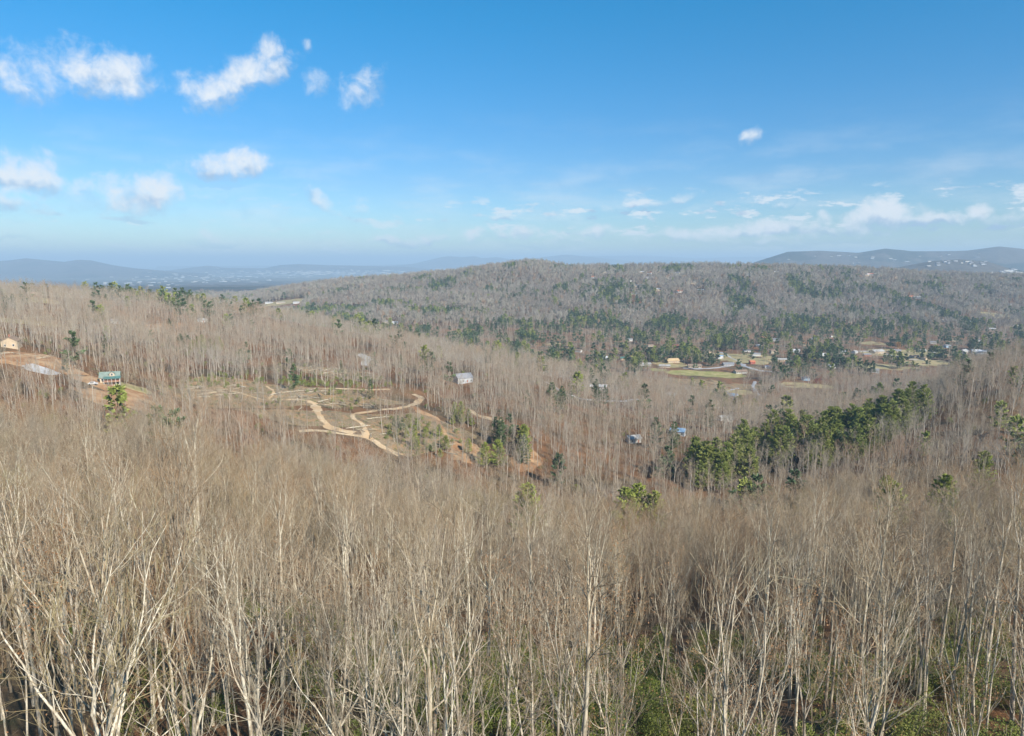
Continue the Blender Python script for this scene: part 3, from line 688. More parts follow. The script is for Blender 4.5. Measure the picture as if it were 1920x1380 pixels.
def gable(L, D, h0, pitch, over=.5, th=.25):
    """roof of two slabs, ridge along x"""
    rise = D/2*pitch; m = MB(); e = D/2+over; zr = h0+rise+th; ze = h0-over*pitch+th; x = L/2+over
    for s in (-1, 1):
        pts = [(-x, s*e, ze), (x, s*e, ze), (x, 0, zr), (-x, 0, zr), (-x, s*e, ze-th), (x, s*e, ze-th), (x, 0, zr-th), (-x, 0, zr-th)]
        fs = [(0, 1, 2, 3), (7, 6, 5, 4), (0, 4, 5, 1), (0, 3, 7, 4), (1, 5, 6, 2)]
        m.poly(pts, fs if s < 0 else [tuple(reversed(f)) for f in fs])
    return m, rise
def house(u, v, L, D, h, rz, wall, roof, label, pitch=.5, win=True, porch=False, chim=False, wing=None, clear=True, front=None, group=None, cat='house', loc=None, name='house', keepf=0.):
    x, y, z = loc or at(u, v, 240)
    r = link(name, None, loc=(x, y, z), rz=rz); tag(r, label, cat, group); r.scale = (.86,)*3
    m = MB(); m.box(0, 0, h/2-.75, L, D, h+1.5)
    rise = D/2*pitch
    m.poly([(-L/2, -D/2, h), (-L/2, D/2, h), (-L/2, 0, h+rise), (L/2, -D/2, h), (L/2, D/2, h), (L/2, 0, h+rise)], [(0, 2, 1), (3, 4, 5)])
    link('wall', m.mesh('wall', WM[wall]), r)
    g, _ = gable(L, D, h, pitch, .45 if L < 16 else .8); rf = link('roof', g.mesh('roof', RM[roof]), r)
    if chim: link('chimney', MB().box(L*.22, D*.14, h+rise*.8+.6, .9, .9, 2.4).mesh('chimney', WM['brick']), rf)
    if wing:
        wl, wd, wx, wy, wh = wing; m = MB(); m.box(wx, wy, wh/2-.75, wl, wd, wh+1.5); ri = wl/2*pitch
        m.poly([(wx-wl/2, wy-wd/2, wh), (wx+wl/2, wy-wd/2, wh), (wx, wy-wd/2, wh+ri)], [(0, 1, 2)]); link('wing_wall', m.mesh('wing_wall', WM[wall]), r)
        g2, _ = gable(wd, wl, wh, pitch, .4); o = link('wing_roof', g2.mesh('wing_roof', RM[roof]), r); o.rotation_euler = (0, 0, math.pi/2); o.location = (wx, wy, 0)
    if win:
        st = max(1, int(h//2.7)); n = max(2, int(L/3.2))
        if 'wf' not in house.__dict__:
            house.wf = MB().box(0, 0, 0, 1.15, .10, 1.5).mesh('window', WHITE); house.wp = MB().box(0, -.06, 0, .95, .06, 1.28).mesh('pane', GLASS)
            house.df = MB().box(0, 0, 0, 1.1, .12, 2.2).mesh('door', WM['brick'])
        def put(me, nm, loc, rot):
            o = link(nm, me, r, loc, rot); return o
        for s in range(st):
            for i in range(n):
                xx = -L/2+L*(i+.5)/n
                if s == 0 and i == n//2: put(house.df, 'door', (xx, -D/2-.03, 1.1), 0); continue
                w = put(house.wf, 'window', (xx, -D/2-.03, 1.5+s*2.75), 0); link('pane', house.wp, w)
            for sx in (-1, 1):
                for yy in (-D/4, D/4):
                    w = put(house.wf, 'window', (sx*(L/2+.03), yy, 1.5+s*2.75), sx*math.pi/2); link('pane', house.wp, w)
    if porch:
        m = MB(); m.box(0, -D/2-1.6, .25, L*.7, 3, .2); link('porch_floor', m.mesh('porch_floor', WM['log']), r)
        m = MB(); m.poly([(-L*.37, -D/2-3.3, 2.5), (L*.37, -D/2-3.3, 2.5), (L*.37, -D/2, 3.2), (-L*.37, -D/2, 3.2), (-L*.37, -D/2-3.3, 2.35), (L*.37, -D/2-3.3, 2.35), (L*.37, -D/2, 3.05), (-L*.37, -D/2, 3.05)],
                         [(0, 1, 2, 3), (7, 6, 5, 4), (4, 5, 1, 0), (5, 6, 2, 1), (7, 4, 0, 3)]); link('porch_roof', m.mesh('porch_roof', RM[roof]), r)
        for i in range(4): link('post', MB().box(-L*.34+L*.68*i/3, -D/2-3, 1.3, .16, .16, 2.3).mesh('post', WHITE), r)
    if clear: NOTREE.append((x, y, max(L, D)*.62, front if front is not None else (70 if y > 620 else 14), max(L, D)*.6, keepf if keepf else (.2 if y > 620 else .1)))
    return r
def big_green_house():
    x, y, z = at(208, 721, 240); r = link('house', None, loc=(x, y, z), rz=.42); r.scale = (.76, .76, .76)
    tag(r, 'cream house with green metal roof and covered deck in clay clearing', 'house')
    link('wall', MB().box(0, 0, 2.2, 12, 8.5, 7.4).poly([(-6, -4.25, 5.9), (-6, 4.25, 5.9), (-6, 0, 8.9), (6, -4.25, 5.9), (6, 4.25, 5.9), (6, 0, 8.9)], [(0, 2, 1), (3, 4, 5)]).mesh('wall', WM['cream']), r)
    g, _ = gable(12, 8.5, 5.9, .7, .6); rf = link('roof', g.mesh('roof', RM['green']), r)
    for k in range(25):     # standing seams
        xx = -6.3+12.6*k/24; m = MB()
        for s in (-1, 1): m.poly([(xx-.04, s*4.7, 5.9), (xx+.04, s*4.7, 5.9), (xx+.04, 0, 9.22), (xx-.04, 0, 9.22)], [(0, 1, 2, 3)])
        link('seam', m.mesh('seam', RM['green']), rf)
    gd = link('dormer_wall', MB().box(1.6, -2.6, 7.0, 3.2, 3.0, 2.4).poly([(0, -4.1, 8.2), (3.2, -4.1, 8.2), (1.6, -4.1, 9.4)], [(0, 1, 2)]).mesh('dormer_wall', WM['cream']), r)
    g2, _ = gable(3.4, 3.2, 8.2, .75, .35); o = link('dormer_roof', g2.mesh('dormer_roof', RM['green']), r, (1.6, -2.4, 0), math.pi/2)
    link('deck', MB().box(1.6, -5.9, 2.9, 10, 3.3, .25).mesh('deck', WM['log']), r)
    link('deck_railing', MB().box(1.6, -7.5, 3.95, 10, .08, .1).box(1.6, -7.5, 3.4, 10, .06, .7).mesh('deck_railing', WM['brick']), r)
    link('porch_roof', MB().poly([(-3.6, -7.8, 5.2), (7.0, -7.8, 5.2), (7.0, -4.2, 6.3), (-3.6, -4.2, 6.3), (-3.6, -7.8, 5.0), (7.0, -7.8, 5.0), (7.0, -4.2, 6.1), (-3.6, -4.2, 6.1)], [(0, 1, 2, 3), (7, 6, 5, 4), (4, 5, 1, 0), (5, 6, 2, 1), (7, 4, 0, 3)]).mesh('porch_roof', RM['teal']), r)
    pm = MB().box(0, 0, 0, .18, .18, 5.2).mesh('post', WHITE)
    for i in range(5): link('post', pm, r, (-3.2+2.4*i, -7.45, 2.5))
    wf = MB().box(0, 0, 0, 1.2, .1, 1.6).mesh('window', WHITE); wp = MB().box(0, -.06, 0, 1.0, .06, 1.4).mesh('pane', GLASS)
    for (lx, ly, lz, rt) in [(-6.04, -1.8, 4.4, -math.pi/2), (-6.04, 1.8, 4.4, -math.pi/2), (-6.04, -1.8, 1.3, -math.pi/2), (-6.04, 1.8, 1.3, -math.pi/2), (-6.04, 0, 7.3, -math.pi/2), (-4.6, -4.28, 4.3, 0), (-1.5, -4.28, 4.3, 0), (1.5, -4.28, 4.3, 0), (4.5, -4.28, 4.3, 0), (-1.5, -4.28, 1.2, 0), (4.5, -4.28, 1.2, 0), (1.6, -4.13, 7.6, 0)]:
        w = link('window', wf, r, (lx, ly, lz), rt); link('pane', wp, w)
    link('door', MB().box(1.5, -4.3, 1.1, 1.2, .1, 2.2).mesh('door', WM['brick']), r)
    # stone foundation showing at the downhill corner
    link('foundation', MB().box(-1, -1, -1.2, 10.6, 7.2, 1.6).mesh('foundation', WM['grey']), r)
    NOTREE.append((x, y, 13, 120, 10, .5)); return x, y, z
GX, GY, GZ = big_green_house()
def car(u, v, c, label, rz=.3, loc=None):
    x, y, z = loc or at(u, v, 240); r = link('parked_car', None, loc=(x, y, z+.2), rz=rz); tag(r, label, 'car')
    pr = [(-2.2, .35), (-2.25, .85), (-1.9, .95), (-1.3, 1.45), (.5, 1.5), (1.2, 1.0), (2.1, .85), (2.2, .4)]
    m = MB(); n = len(pr); m.poly([(a, -.85, b) for a, b in pr]+[(a, .85, b) for a, b in pr], [tuple(range(n)), tuple(range(2*n-1, n-1, -1))]+[(i, i+n, (i+1) % n+n, (i+1) % n) for i in range(n)])
    link('body', m.mesh('body', flat('car_paint', c, .3, .03, spec=.5)), r)
    link('side_window', MB().box(-.35, 0, 1.2, 1.7, 1.74, .36).mesh('side_window', GLASS), r)
    wm = MB()
    for k in (-1, 1): wm.tube([(0, -.12, 0), (0, .12, 0)], [.34, .34], 10)
    wm.poly([(.34*math.cos(a*.628), -.12, .34*math.sin(a*.628)) for a in range(10)], [tuple(range(10))])
    wme = wm.mesh('wheel', flat('tyre', (.03, .03, .03)))
    for sx in (-1.4, 1.35):
        for sy in (-.82, .82): link('wheel', wme, r, (sx, sy, .34))
car(0, 0, (.6, .6, .6), 'white car parked below deck of green roofed house', .2, (GX-1.5, GY-13, h1(GX-1.5, GY-13)))
car(0, 0, (.62, .64, .66), 'silver car beside clay bank right of green roofed house', 1.0, (GX+8, GY-7.5, h1(GX+8, GY-7.5)))

house(22, 650, 11.5, 9, 4.2, math.radians(90+24), 'tan', 'brown', 'tan gabled house above red clay bank at frame edge', .55, chim=True, front=70)
def gabled_note(): pass
house(218, 607, 9, 7, 3, .3, 'white', 'grey', 'small white house with grey roof half hidden among bare trees', .5, front=60, keepf=.1)
house(380, 604, 9, 7, 3, .1, 'white', 'pale', 'white cottage on wooded crest below lone spruce', .4, front=60, keepf=.15)
house(68, 556, 11, 8, 3, .5, 'brick', 'brown', 'dark brown roofed house in dry field on left ridge', .6, front=70, keepf=.1)
house(100, 548, 10, 8, 4, -.4, 'grey', 'grey', 'grey two storey house at top of left ridge', .6, front=80, keepf=.1)
house(868, 716, 14, 11, 4, .5, 'grey', 'grey', 'house with broad grey hipped roof among bare trees mid slope', .6, front=70, keepf=.05)
house(1134, 673, 11, 8, 3, -.2, 'white', 'white', 'white house with pale blue roof at left end of the village', .5)
house(1168, 675, 10, 8, 3, .1, 'tan', 'teal', 'house with teal roof between dark pines at village edge', .5)
house(1208, 685, 20, 8, 3, .06, 'pale', 'pale', 'long pale low house beside dark pines', .3)
house(1260, 680, 20, 13, 4, .2, 'tan', 'tan', 'large tan house with orange tan hipped roof', .45)
house(1246, 689, 16, 8, 3, -.1, 'cream', 'pale', 'cream house below the large tan roofed house', .35)
house(1264, 667, 8, 7, 4, .1, 'blue', 'blue', 'small bright blue building behind tan house', .2)
house(1302, 689, 20, 9, 3, -.05, 'cream', 'brown', 'cream house with long brown roof beside green field', .45)
house(1350, 673, 9, 7, 5, .1, 'white', 'blue', 'white two storey building with blue roof right of the pines', .3)
house(1365, 685, 17, 8, 3, .06, 'grey', 'grey', 'long grey house beside village road', .35)
house(1388, 700, 18, 9, 3, .18, 'pale', 'brown', 'pale house with brown roof at right end of green field', .45)
house(1410, 682, 8, 7, 3.5, .1, 'red', 'red', 'small red building right of village road', .5)
house(1440, 691, 9, 7, 3, -.3, 'white', 'white', 'small white house with white roof near road bend', .4)
house(1400, 660, 12, 8, 3, .1, 'white', 'dark', 'white house with dark roof behind village pines', .4)
house(1469, 677, 22, 9, 3, -.05, 'tan', 'pale', 'long tan house with pale roof right of village', .35)
house(1219, 650, 12, 8, 3, .3, 'cream', 'brown', 'cream house in trees above the village', .4)
house(1268, 651, 13, 8, 3, -.3, 'brick', 'red', 'brick house with red brown roof above the village', .4)
house(1373, 750, 12, 8, 5.2, -.75, 'white', 'blue', 'white two storey house with blue grey roof below dry yard', .6, front=40)
house(1386, 762, 11, 7, 3, -.5, 'tan', 'red', 'tan cottage with orange red roof below white house', .5, front=40)
house(1359, 790, 12, 8, 4, .2, 'white', 'pale', 'white house with pale roof on slope above pine stand', .4, front=50, keepf=.1)
house(1259, 749, 11, 8, 5, -.3, 'pale', 'pale', 'pale tall house seen through bare trees below field', .6, front=45, keepf=.2)
house(1122, 729, 16, 8, 3, -.2, 'white', 'white', 'white house above gravel lane in bare woods', .35, front=45, keepf=.15)
house(1271, 815, 10, 7, 3, -.4, 'grey', 'blue', 'small blue roofed house low in bare woods', .5, front=45, keepf=.1)
house(1187, 829, 9, 7, 3, .3, 'pale', 'pale', 'small pale roofed cabin deep in the bare ravine woods', .5, front=45, keepf=.1)
house(1638, 699, 14, 9, 3.5, -.5, 'white', 'grey', 'white house with grey roof in dry field right of village', .5)
house(1510, 714, 9, 7, 3.5, .1, 'blue', 'dark', 'blue house with dark roof beside dry grass bank', .5)
house(1581, 754, 9, 7, 3, .7, 'white', 'blue', 'white shed with blue roof behind the pine stand', .6, front=40)
for i, (u, v, wd, wl, rf, lb) in enumerate([(1527,637,11,'white','white','white barn among trees above right of village'),(1714,671,13,'tan','brown','tan house with brown roof at head of dry field'),(1690,675,13,'cream','tan','cream house with tan roof left end of lane'),
    (1679,660,16,'pale','grey','long pale house under the orange leaved tree'),(1806,662,22,'pale','pale','long pale building left of wide white building far right'),(1836,663,24,'white','white','wide white building behind right hand hill'),(1729,660,11,'grey','pale','grey house with pale roof near round dark pine'),
    (1644,662,24,'tan','pale','long pale roofed barn left of orange leaved tree'),(1579,663,12,'white','grey','white house with grey roof behind mixed pines'),(1602,662,11,'white','pale','white house with pale roof behind mixed pines'),(1820,606,15,'white','pale','white house in far right valley woods'),
    (1803,602,12,'tan','dark','tan house with dark roof in far right valley woods'),(1771,603,22,'pale','white','long white roofed building in far valley'),(1904,614,14,'tan','pale','tan house near right frame edge in far valley'),(1847,597,14,'cream','white','cream house with white roof by dry field'),
    (1720,559,20,'white','pale','white house on far wooded slope'),(1708,559,16,'tan','red','tan house with red roof on far wooded slope'),(1894,574,14,'white','white','white cottage high on far right slope'),(1917,590,18,'cream','tan','cream house cut by right frame edge'),(1733,675,12,'tan','brown','tan cabin right of the lane end'),
    (1455,640,12,'white','grey','white house in valley woods behind village'),(1483,697,10,'white','pale','white shed near dark trees right of village'),(1421,651,12,'tan','pale','tan house with pale roof behind village'),(1492,661,12,'white','white','white trailer in woods right of village'),
    (1066,652,10,'cream','tan','cream cabin by small valley field'),(1750,645,12,'pale','grey','pale house with grey roof beyond orange leaved tree'),(1560,690,12,'white','pale','white cottage between dark pines'),(1870,655,14,'white','grey','white house with grey roof right of wide building'),(1790,640,12,'cream','brown','cream house in pines of right valley')]):
    house(u, v, wd, wd*.55 if wd > 14 else 8, 3+(i % 3)*.6, (-.4, .1, .35, -.15, .7)[i % 5], wl, rf, lb, .4, win=(i < 10))
for i, (u, v, wd, wl, rf, lb) in enumerate([(1325,662,14,'tan','brown','tan house with brown roof behind the village pines'),(1418,668,13,'white','grey','white house with grey roof in trees right of village road'),(1450,662,12,'cream','brown','cream cottage with brown roof in woods right of village'),(1480,684,13,'pale','dark','pale house with dark roof beside village thicket'),
    (1545,668,14,'white','white','white bungalow in valley pines'),(1510,648,12,'tan','red','tan house with red roof in upper valley woods'),(1625,668,14,'brick','grey','brick house with grey roof left of lane barn'),(1755,662,14,'white','brown','white house with brown roof right of round lane pine'),(1775,652,12,'blue','grey','pale blue house in right valley trees'),
    (1830,640,13,'white','dark','white house with dark roof in right valley pines'),(1885,668,16,'cream','grey','cream house beside wide white building'),(1860,620,13,'tan','white','tan house with white roof in far right valley'),(1560,632,12,'white','brown','white house with brown roof on valley rise'),(1430,636,12,'pale','red','pale house with red roof in upper valley woods'),
    (1180,640,12,'white','grey','white house with grey roof in valley left of village'),(1085,660,11,'pale','brown','pale cabin with brown roof beyond middle ridge'),(740,607,16,'white','white','white shed just beyond the middle ridge'),(725,606,12,'cream','pale','cream shed beside white shed beyond the middle ridge'),(1235,668,12,'brick','dark','brick house with dark roof among village pines')]):
    house(u, v, wd, wd*.55 if wd > 14 else 8, 3.2+(i % 3)*.6, (.3, -.2, .1, -.5)[i % 4], wl, rf, lb, .4, win=False)
RIDGEH = [(1032,503),(1134,510),(1174,510),(1203,510),(1218,512),(1236,509),(1214,521),(1253,520),(1269,512),(1284,518),(1183,527),(1196,536),(1189,550),(1233,543),(1273,547),(1313,545),(1334,500),(1345,501),(1356,500),(1368,499),(1372,502),(1271,512),(1617,514),(1626,515),(1633,514),(1640,514),(1646,513),(1530,507),(1540,508),(1546,506),(1560,509),(1500,512),(1480,508),(1455,510),(1110,520),(1300,530),(1404,515),(1680,520)]
for i, (u, v) in enumerate(RIDGEH):
    w = 13+(i*7 % 9)
    house(u, v+2, w, 9, 5, (-.5, .2, .6, 0)[i % 4], ('white', 'cream', 'pale', 'tan')[i % 4], ('pale', 'grey', 'brown', 'white', 'red')[i % 5], 'small pale house of those along the far wooded ridge', .45, win=False, group='houses along the far ridge', front=130)
for (u, wd, lb) in [(505, 34, 'long white industrial shed in left valley'), (527, 40, 'wide cream warehouse in middle of left valley field'), (556, 26, 'small white shed at right end of left valley field')]:
    x, y, z = at(u, 569, 1000); house(0, 0, wd*.7, 14, 4, .05, 'white' if u != 527 else 'cream', 'white' if u != 527 else 'pale', lb, .12, win=False, loc=(x, y, z), front=200, cat='building', name='industrial_building')
# buildings of the far city plain and the developed hills: a scatter nobody could count
def far_town():
    R = np.random.default_rng(5); m = MB()
    spots = []
    for _ in range(420):
        k = R.uniform()
        if k < .5: u, v = R.normal(620, 85), R.normal(512, 3.2)
        elif k < .72: u, v = R.normal(385, 60), R.normal(521, 5)
        elif k < .8: u, v = R.normal(250, 60), R.normal(530, 5)
        elif k < .86: u, v = R.normal(900, 60), 504+R.normal(0, 1)
        elif k < .92: u, v = R.normal(1890, 14), R.normal(510, 2.5)
        elif k < .96: u, v = R.uniform(1450, 1850), R.uniform(476, 497)
        else: u, v = R.uniform(1740, 1850), R.uniform(489, 500)
        spots.append((u, v))
    for u, v in spots:
        x, y, z = at(u, v, 3200, 24000)
        s = y/9000
        m.box(x, y, z+3, R.uniform(12, 55)*s*(2 if R.uniform() < .08 else 1), R.uniform(15, 40)*s, R.uniform(6, 10)*max(.7, s), int(R.integers(0, 3)))
    o = link('distant_town', m.mesh('distant_town', [WM['pale'], RM['grey'], WM['grey']])); tag(o, 'scatter of pale buildings across the hazy plain', 'town', kind='stuff')
far_town()

# ------------------------------------------------------------------ planting
def tcopy(name, data, x, y, z, s, rz, label, cat, group, tilt=0, lf=None):
    r = bpy.data.objects.new(name, None); COL.objects.link(r); r.location = (x, y, z); r.scale = (s, s, s); r.rotation_euler = (tilt, 0, rz)
    tag(r, label, cat, group)
    for nm, me in (('trunk', data['t']), ('crown', data['c'])):
        o = bpy.data.objects.new(nm, me); COL.objects.link(o); o.parent = r
    if data.get('lf'):
        l = bpy.data.objects.new('dead_leaves', data['lf']); COL.objects.link(l); l.parent = o
    return r
def instancer(name, meshes, X, Y, Z, S, RZ, IDX, label, cat, RX=None):
    col = bpy.data.collections.new(name+'_kinds')
    for i, me in enumerate(meshes):
        o = bpy.data.objects.new('%s_kind_%02d' % (name, i), me); col.objects.link(o)
    me = bpy.data.meshes.new(name); me.vertices.add(len(X)); me.vertices.foreach_set('co', np.stack([X, Y, Z], 1).astype(np.float32).ravel())
    a = me.attributes.new('rot', 'FLOAT_VECTOR', 'POINT'); a.data.foreach_set('vector', np.stack([RX if RX is not None else 0*X, 0*X, RZ], 1).astype(np.float32).ravel())
    a = me.attributes.new('scl', 'FLOAT_VECTOR', 'POINT'); a.data.foreach_set('vector', np.stack([S[:, 0], S[:, 0], S[:, 1]], 1).astype(np.float32).ravel())
    a = me.attributes.new('pick', 'INT', 'POINT'); a.data.foreach_set('value', IDX.astype(np.int32))
    o = link(name, me); tag(o, label, cat, kind='stuff')
    g = bpy.data.node_groups.new(name, 'GeometryNodeTree'); g.interface.new_socket('Geometry', in_out='INPUT', socket_type='NodeSocketGeometry'); g.interface.new_socket('Geometry', in_out='OUTPUT', socket_type='NodeSocketGeometry')
    gi = g.nodes.new('NodeGroupInput'); go = g.nodes.new('NodeGroupOutput'); ip = g.nodes.new('GeometryNodeInstanceOnPoints'); ci = g.nodes.new('GeometryNodeCollectionInfo')
    ci.inputs['Collection'].default_value = col; ci.inputs['Separate Children'].default_value = True; ci.inputs['Reset Children'].default_value = True
    def attr(nm, ty):
        n = g.nodes.new('GeometryNodeInputNamedAttribute'); n.data_type = ty; n.inputs[0].default_value = nm; return n.outputs[0]
    L = g.links.new; L(gi.outputs[0], ip.inputs['Points']); L(ci.outputs[0], ip.inputs['Instance']); ip.inputs['Pick Instance'].default_value = True
    L(attr('pick', 'INT'), ip.inputs['Instance Index']); L(attr('rot', 'FLOAT_VECTOR'), ip.inputs['Rotation']); L(attr('scl', 'FLOAT_VECTOR'), ip.inputs['Scale']); L(ip.outputs[0], go.inputs[0])
    md = o.modifiers.new('scatter', 'NODES'); md.node_group = g; return o

# evergreens: stands set by hand (u, v of their feet, radius across, radius in depth, how many, kind list)
GREEN = [(1335,892,9,7,13,(0,1,2)),(1375,886,10,8,14,(0,1,2)),(1425,856,9,9,13,(0,1)),(1470,850,11,12,20,(0,1)),(1520,852,12,13,26,(0,1,4)),(1570,846,13,13,28,(0,1)),(1615,834,13,14,28,(0,1)),(1655,816,11,13,22,(0,1)),(1690,792,8,10,12,(0,1)),
         (1540,820,14,14,14,(0,4)),(1040,775,6,8,3,(4,)),
         (320,585,7,8,7,(4,3)),(335,575,5,5,3,(3,)),(434,588,2,2,1,(3,)),(12,585,9,9,8,(4,3)),(318,622,4,5,2,(4,)),(395,665,12,12,7,(0,4)),(345,660,9,8,5,(4,)),(640,700,3,3,1,(3,)),(695,748,2,2,1,(3,)),(752,690,2,2,2,(3,)),(590,715,3,3,1,(3,)),
         (850,782,6,8,5,(3,2)),(870,800,6,8,4,(2,3)),(845,850,7,8,4,(2,)),(800,830,9,9,6,(2,)),(768,815,8,6,5,(2,3)),(950,838,5,6,4,(4,)),(972,858,4,5,4,(2,3)),(922,880,3,4,2,(2,)),(1000,640,16,14,12,(4,)),(985,645,10,10,6,(4,)),
         (1205,678,14,12,12,(4,3)),(1230,680,10,10,8,(4,3)),(1290,678,20,10,14,(4,1)),(1315,682,12,8,8,(4,3)),(1340,687,5,4,4,(3,)),(1180,668,12,10,8,(4,)),(1298,730,3,3,1,(1,)),(1350,768,8,7,6,(4,0)),(1390,780,9,8,6,(0,2)),(1345,757,6,5,4,(4,)),
         (1465,712,7,8,6,(1,4)),(1500,705,12,14,8,(4,0)),(1610,700,14,10,12,(4,0)),(1590,690,14,12,8,(4,)),(1680,690,9,7,6,(4,)),(1778,677,9,8,8,(4,)),(1750,675,8,8,4,(4,)),(1400,655,10,10,6,(4,)),(1360,655,12,10,8,(4,)),(1838,925,2,2,1,(2,)),(1660,950,3,3,2,(2,)),
         (1850,660,22,14,10,(4,)),(1340,805,7,7,3,(4,)),(1245,850,6,6,3,(4,)),(1125,760,6,8,3,(4,)),(455,600,3,3,1,(3,)),(1640,760,10,9,6,(4,0)),(1600,770,12,10,6,(0,4)),(125,700,3,3,1,(4,))]
GP = []
R = np.random.default_rng(17)
DIRECT = [(5.4, 213, 2, 1.22, 'bright yellow green rounded pine alone at edge of ravine'), (43, 246, 2, 1.22, 'left yellow green pine of small clump rising from ravine'), (48.5, 250, 2, 1.3, 'middle yellow green pine of small clump rising from ravine'), (53.5, 247, 2, 1.15, 'right yellow green pine of small clump rising from ravine'), (132, 200, 2, 1.05, 'hazy yellow green pine rising above bare crowns far right'), (100, 172, 1, .8, 'dull green pine half hidden among bare crowns right')]
for gi_, (u, v, rx, ry, n, kinds) in enumerate(GREEN):
    cx, cy, _ = at(u, v, 90)
    for k in range(n):
        for _t in range(12):
            a = R.uniform(0, 6.28); q = math.sqrt(R.uniform()) if n > 1 else 0
            x, y = cx+math.cos(a)*q*rx*1.3, cy+math.sin(a)*q*ry*1.5
            if all((x-g[0])**2+(y-g[1])**2 > 10 for g in GP[-30:]): break
        sm = .5 if 755 < u < 905 and 770 < v < 860 else (.72 if u < 760 and v < 720 else 1)
        if 1330 < u < 1700 and v > 790: y -= 14; x *= (y)/(y+14)
        GP.append((x, y, kinds[int(R.integers(len(kinds)))], R.uniform(.6, 1.0)*sm, gi_, n))
for (x, y, k, s_, lb) in DIRECT: GP.append((x, y, k, s_, lb, 1))
GP.sort(key=lambda g: g[1])
gx = np.array([g[0] for g in GP]); gy = np.array([g[1] for g in GP]); gz = H(gx, gy)
ONE = {11: 'bright yellow green rounded pine alone at edge of ravine', 15: 'lone dark spruce standing above bare canopy on left ridge', 36: None}
PWORD = {0: 'on lower right slope', 1: 'on mid slope', 2: 'around the village'}
def zone(x, y):
    q = x/y
    if y < 260: return ('in the near forest, left side', 'in the near forest, centre', 'in the near forest, right side')[0 if q < -.25 else (1 if q < .25 else 2)]
    if y < 480: return ('on the left logged slope', 'above the central ravine', 'in the dense green stand at right')[0 if q < -.12 else (1 if q < .27 else 2)]
    if y < 700: return ('on the left ridge', 'on the middle wooded ridge', 'on the slope below the village')[0 if q < -.2 else (1 if q < .15 else 2)]
    return ('along the left ridge top', 'in the valley beyond the ridge', 'among the village houses', 'in the right hand valley')[0 if q < -.25 else (1 if q < .15 else (2 if q < .42 else 3))]
seen = set()
for i, g in enumerate(GP[:300]):
    d = PP[g[2]]; z = gz[i]; lb = None; grp = None; sc = g[3]
    if isinstance(g[4], str): lb = g[4]
    if lb is None:
        zn = zone(g[0], g[1]); kw = ('olive green open crowned pine', 'tall olive green pine', 'short yellow green pine', 'dark conical spruce', 'dark full crowned evergreen')[g[2]]
        lb = kw+' '+zn; grp = 'evergreens '+zn
    tcopy('pine_tree' if g[2] != 3 else 'spruce_tree', d, g[0], g[1], z-.2, sc, (i*2.39) % 6.28, lb, 'tree', grp)

# the near forest
def near_field():
    X, Y, R = grid(18, 262, 3.9, 100, .92)
    dens = fbm(X/24, Y/24, 61, 3)
    k = (R.uniform(0, 1, len(X)) < np.where(Y > 105, .62, .60)+1.0*(dens-.5)*2) & ell_clear(X, Y, R) & seg_clear(X, Y) & (np.hypot(X, Y) > 22)
    X, Y = X[k], Y[k]; Z = H(X, Y)
    kind = R.choice([0, 1, 2, 3, 4, 5, 7, 8], len(X), p=[.28, .18, .12, .04, .18, .14, .03, .03]); far_ = (np.hypot(X, Y)+R.normal(0, 12, len(X)) > 112) & (R.uniform(0, 1, len(X)) < .72); kind[far_] = R.choice([9, 10, 11], far_.sum())
    kind[fbm(X/16, Y/16, 63, 3)+R.normal(0, .05, len(X)) > .64] = 6; S = R.uniform(.68, 1.04, len(X))*np.interp(np.hypot(X, Y), [0, 150, 250], [1, 1, .84])
    # taller stand on the lower slope, smaller stuff higher
    d = np.array([p['h'] for p in PROTO])[kind]*S/np.sqrt(X**2+Y**2+(CAMZ-Z)**2)
    vis = np.abs(X) < Y*.78+2
    order = np.argsort(-d*vis); return X, Y, Z, kind, S, order, R
X, Y, Z, KD, S, order, R = near_field()
HEROES = [ # x, y, kind, scale, rotation, label
 (-19.5, 30.0, 3, 1.0, .6, 'large forked bare tree with crooked limbs at lower left edge'),
 (-23.0, 46.0, 1, 1.05, 2.0, 'thick grey trunk behind the crooked forked tree'),
 (-8.5, 44.0, 3, .9, 3.3, 'wide fan crowned bare tree at lower left centre'),
 (-7.5, 58.0, 2, 1.05, .2, 'leaning twin trunk bare tree left of bottom centre'),
 (7.0, 88.0, 3, 1.1, 1.1, 'old bare oak with twisted dark limbs at middle of near forest'),
 (-52.0, 108.0, 1, 1.2, .4, 'tall pale trunk standing out above left canopy')]
for (x, y, k, s, rz, lb) in HEROES: tcopy('bare_tree', PROTO[k], x, y, h1(x, y), s, rz, lb, 'tree', None, lf=None)
used = np.zeros(len(X), bool)
for (x, y, *_r) in HEROES: used |= np.hypot(X-x, Y-y) < 2.6
n = 0
def nzone(x, y):
    q = x/y; a = ('far left', 'left', 'centre left', 'centre right', 'right', 'far right')[int(np.clip((q+.75)/.25, 0, 5))]
    return ('in lowest near row, ' if y < 62 else ('in front rows, ' if y < 85 else 'in middle rows, '))+a
for i in order:
    if used[i]: continue
    used[i] = True; zn = nzone(X[i], Y[i])
    tcopy('bare_tree', PROTO[KD[i]], X[i], Y[i], Z[i], S[i], float(R.uniform(0, 6.28)), PROTO[KD[i]]['w']+' '+zn, 'tree', 'bare trees '+zn, tilt=float(R.normal(0, .03)))
    n += 1
    if n >= 294: break
k = ~used
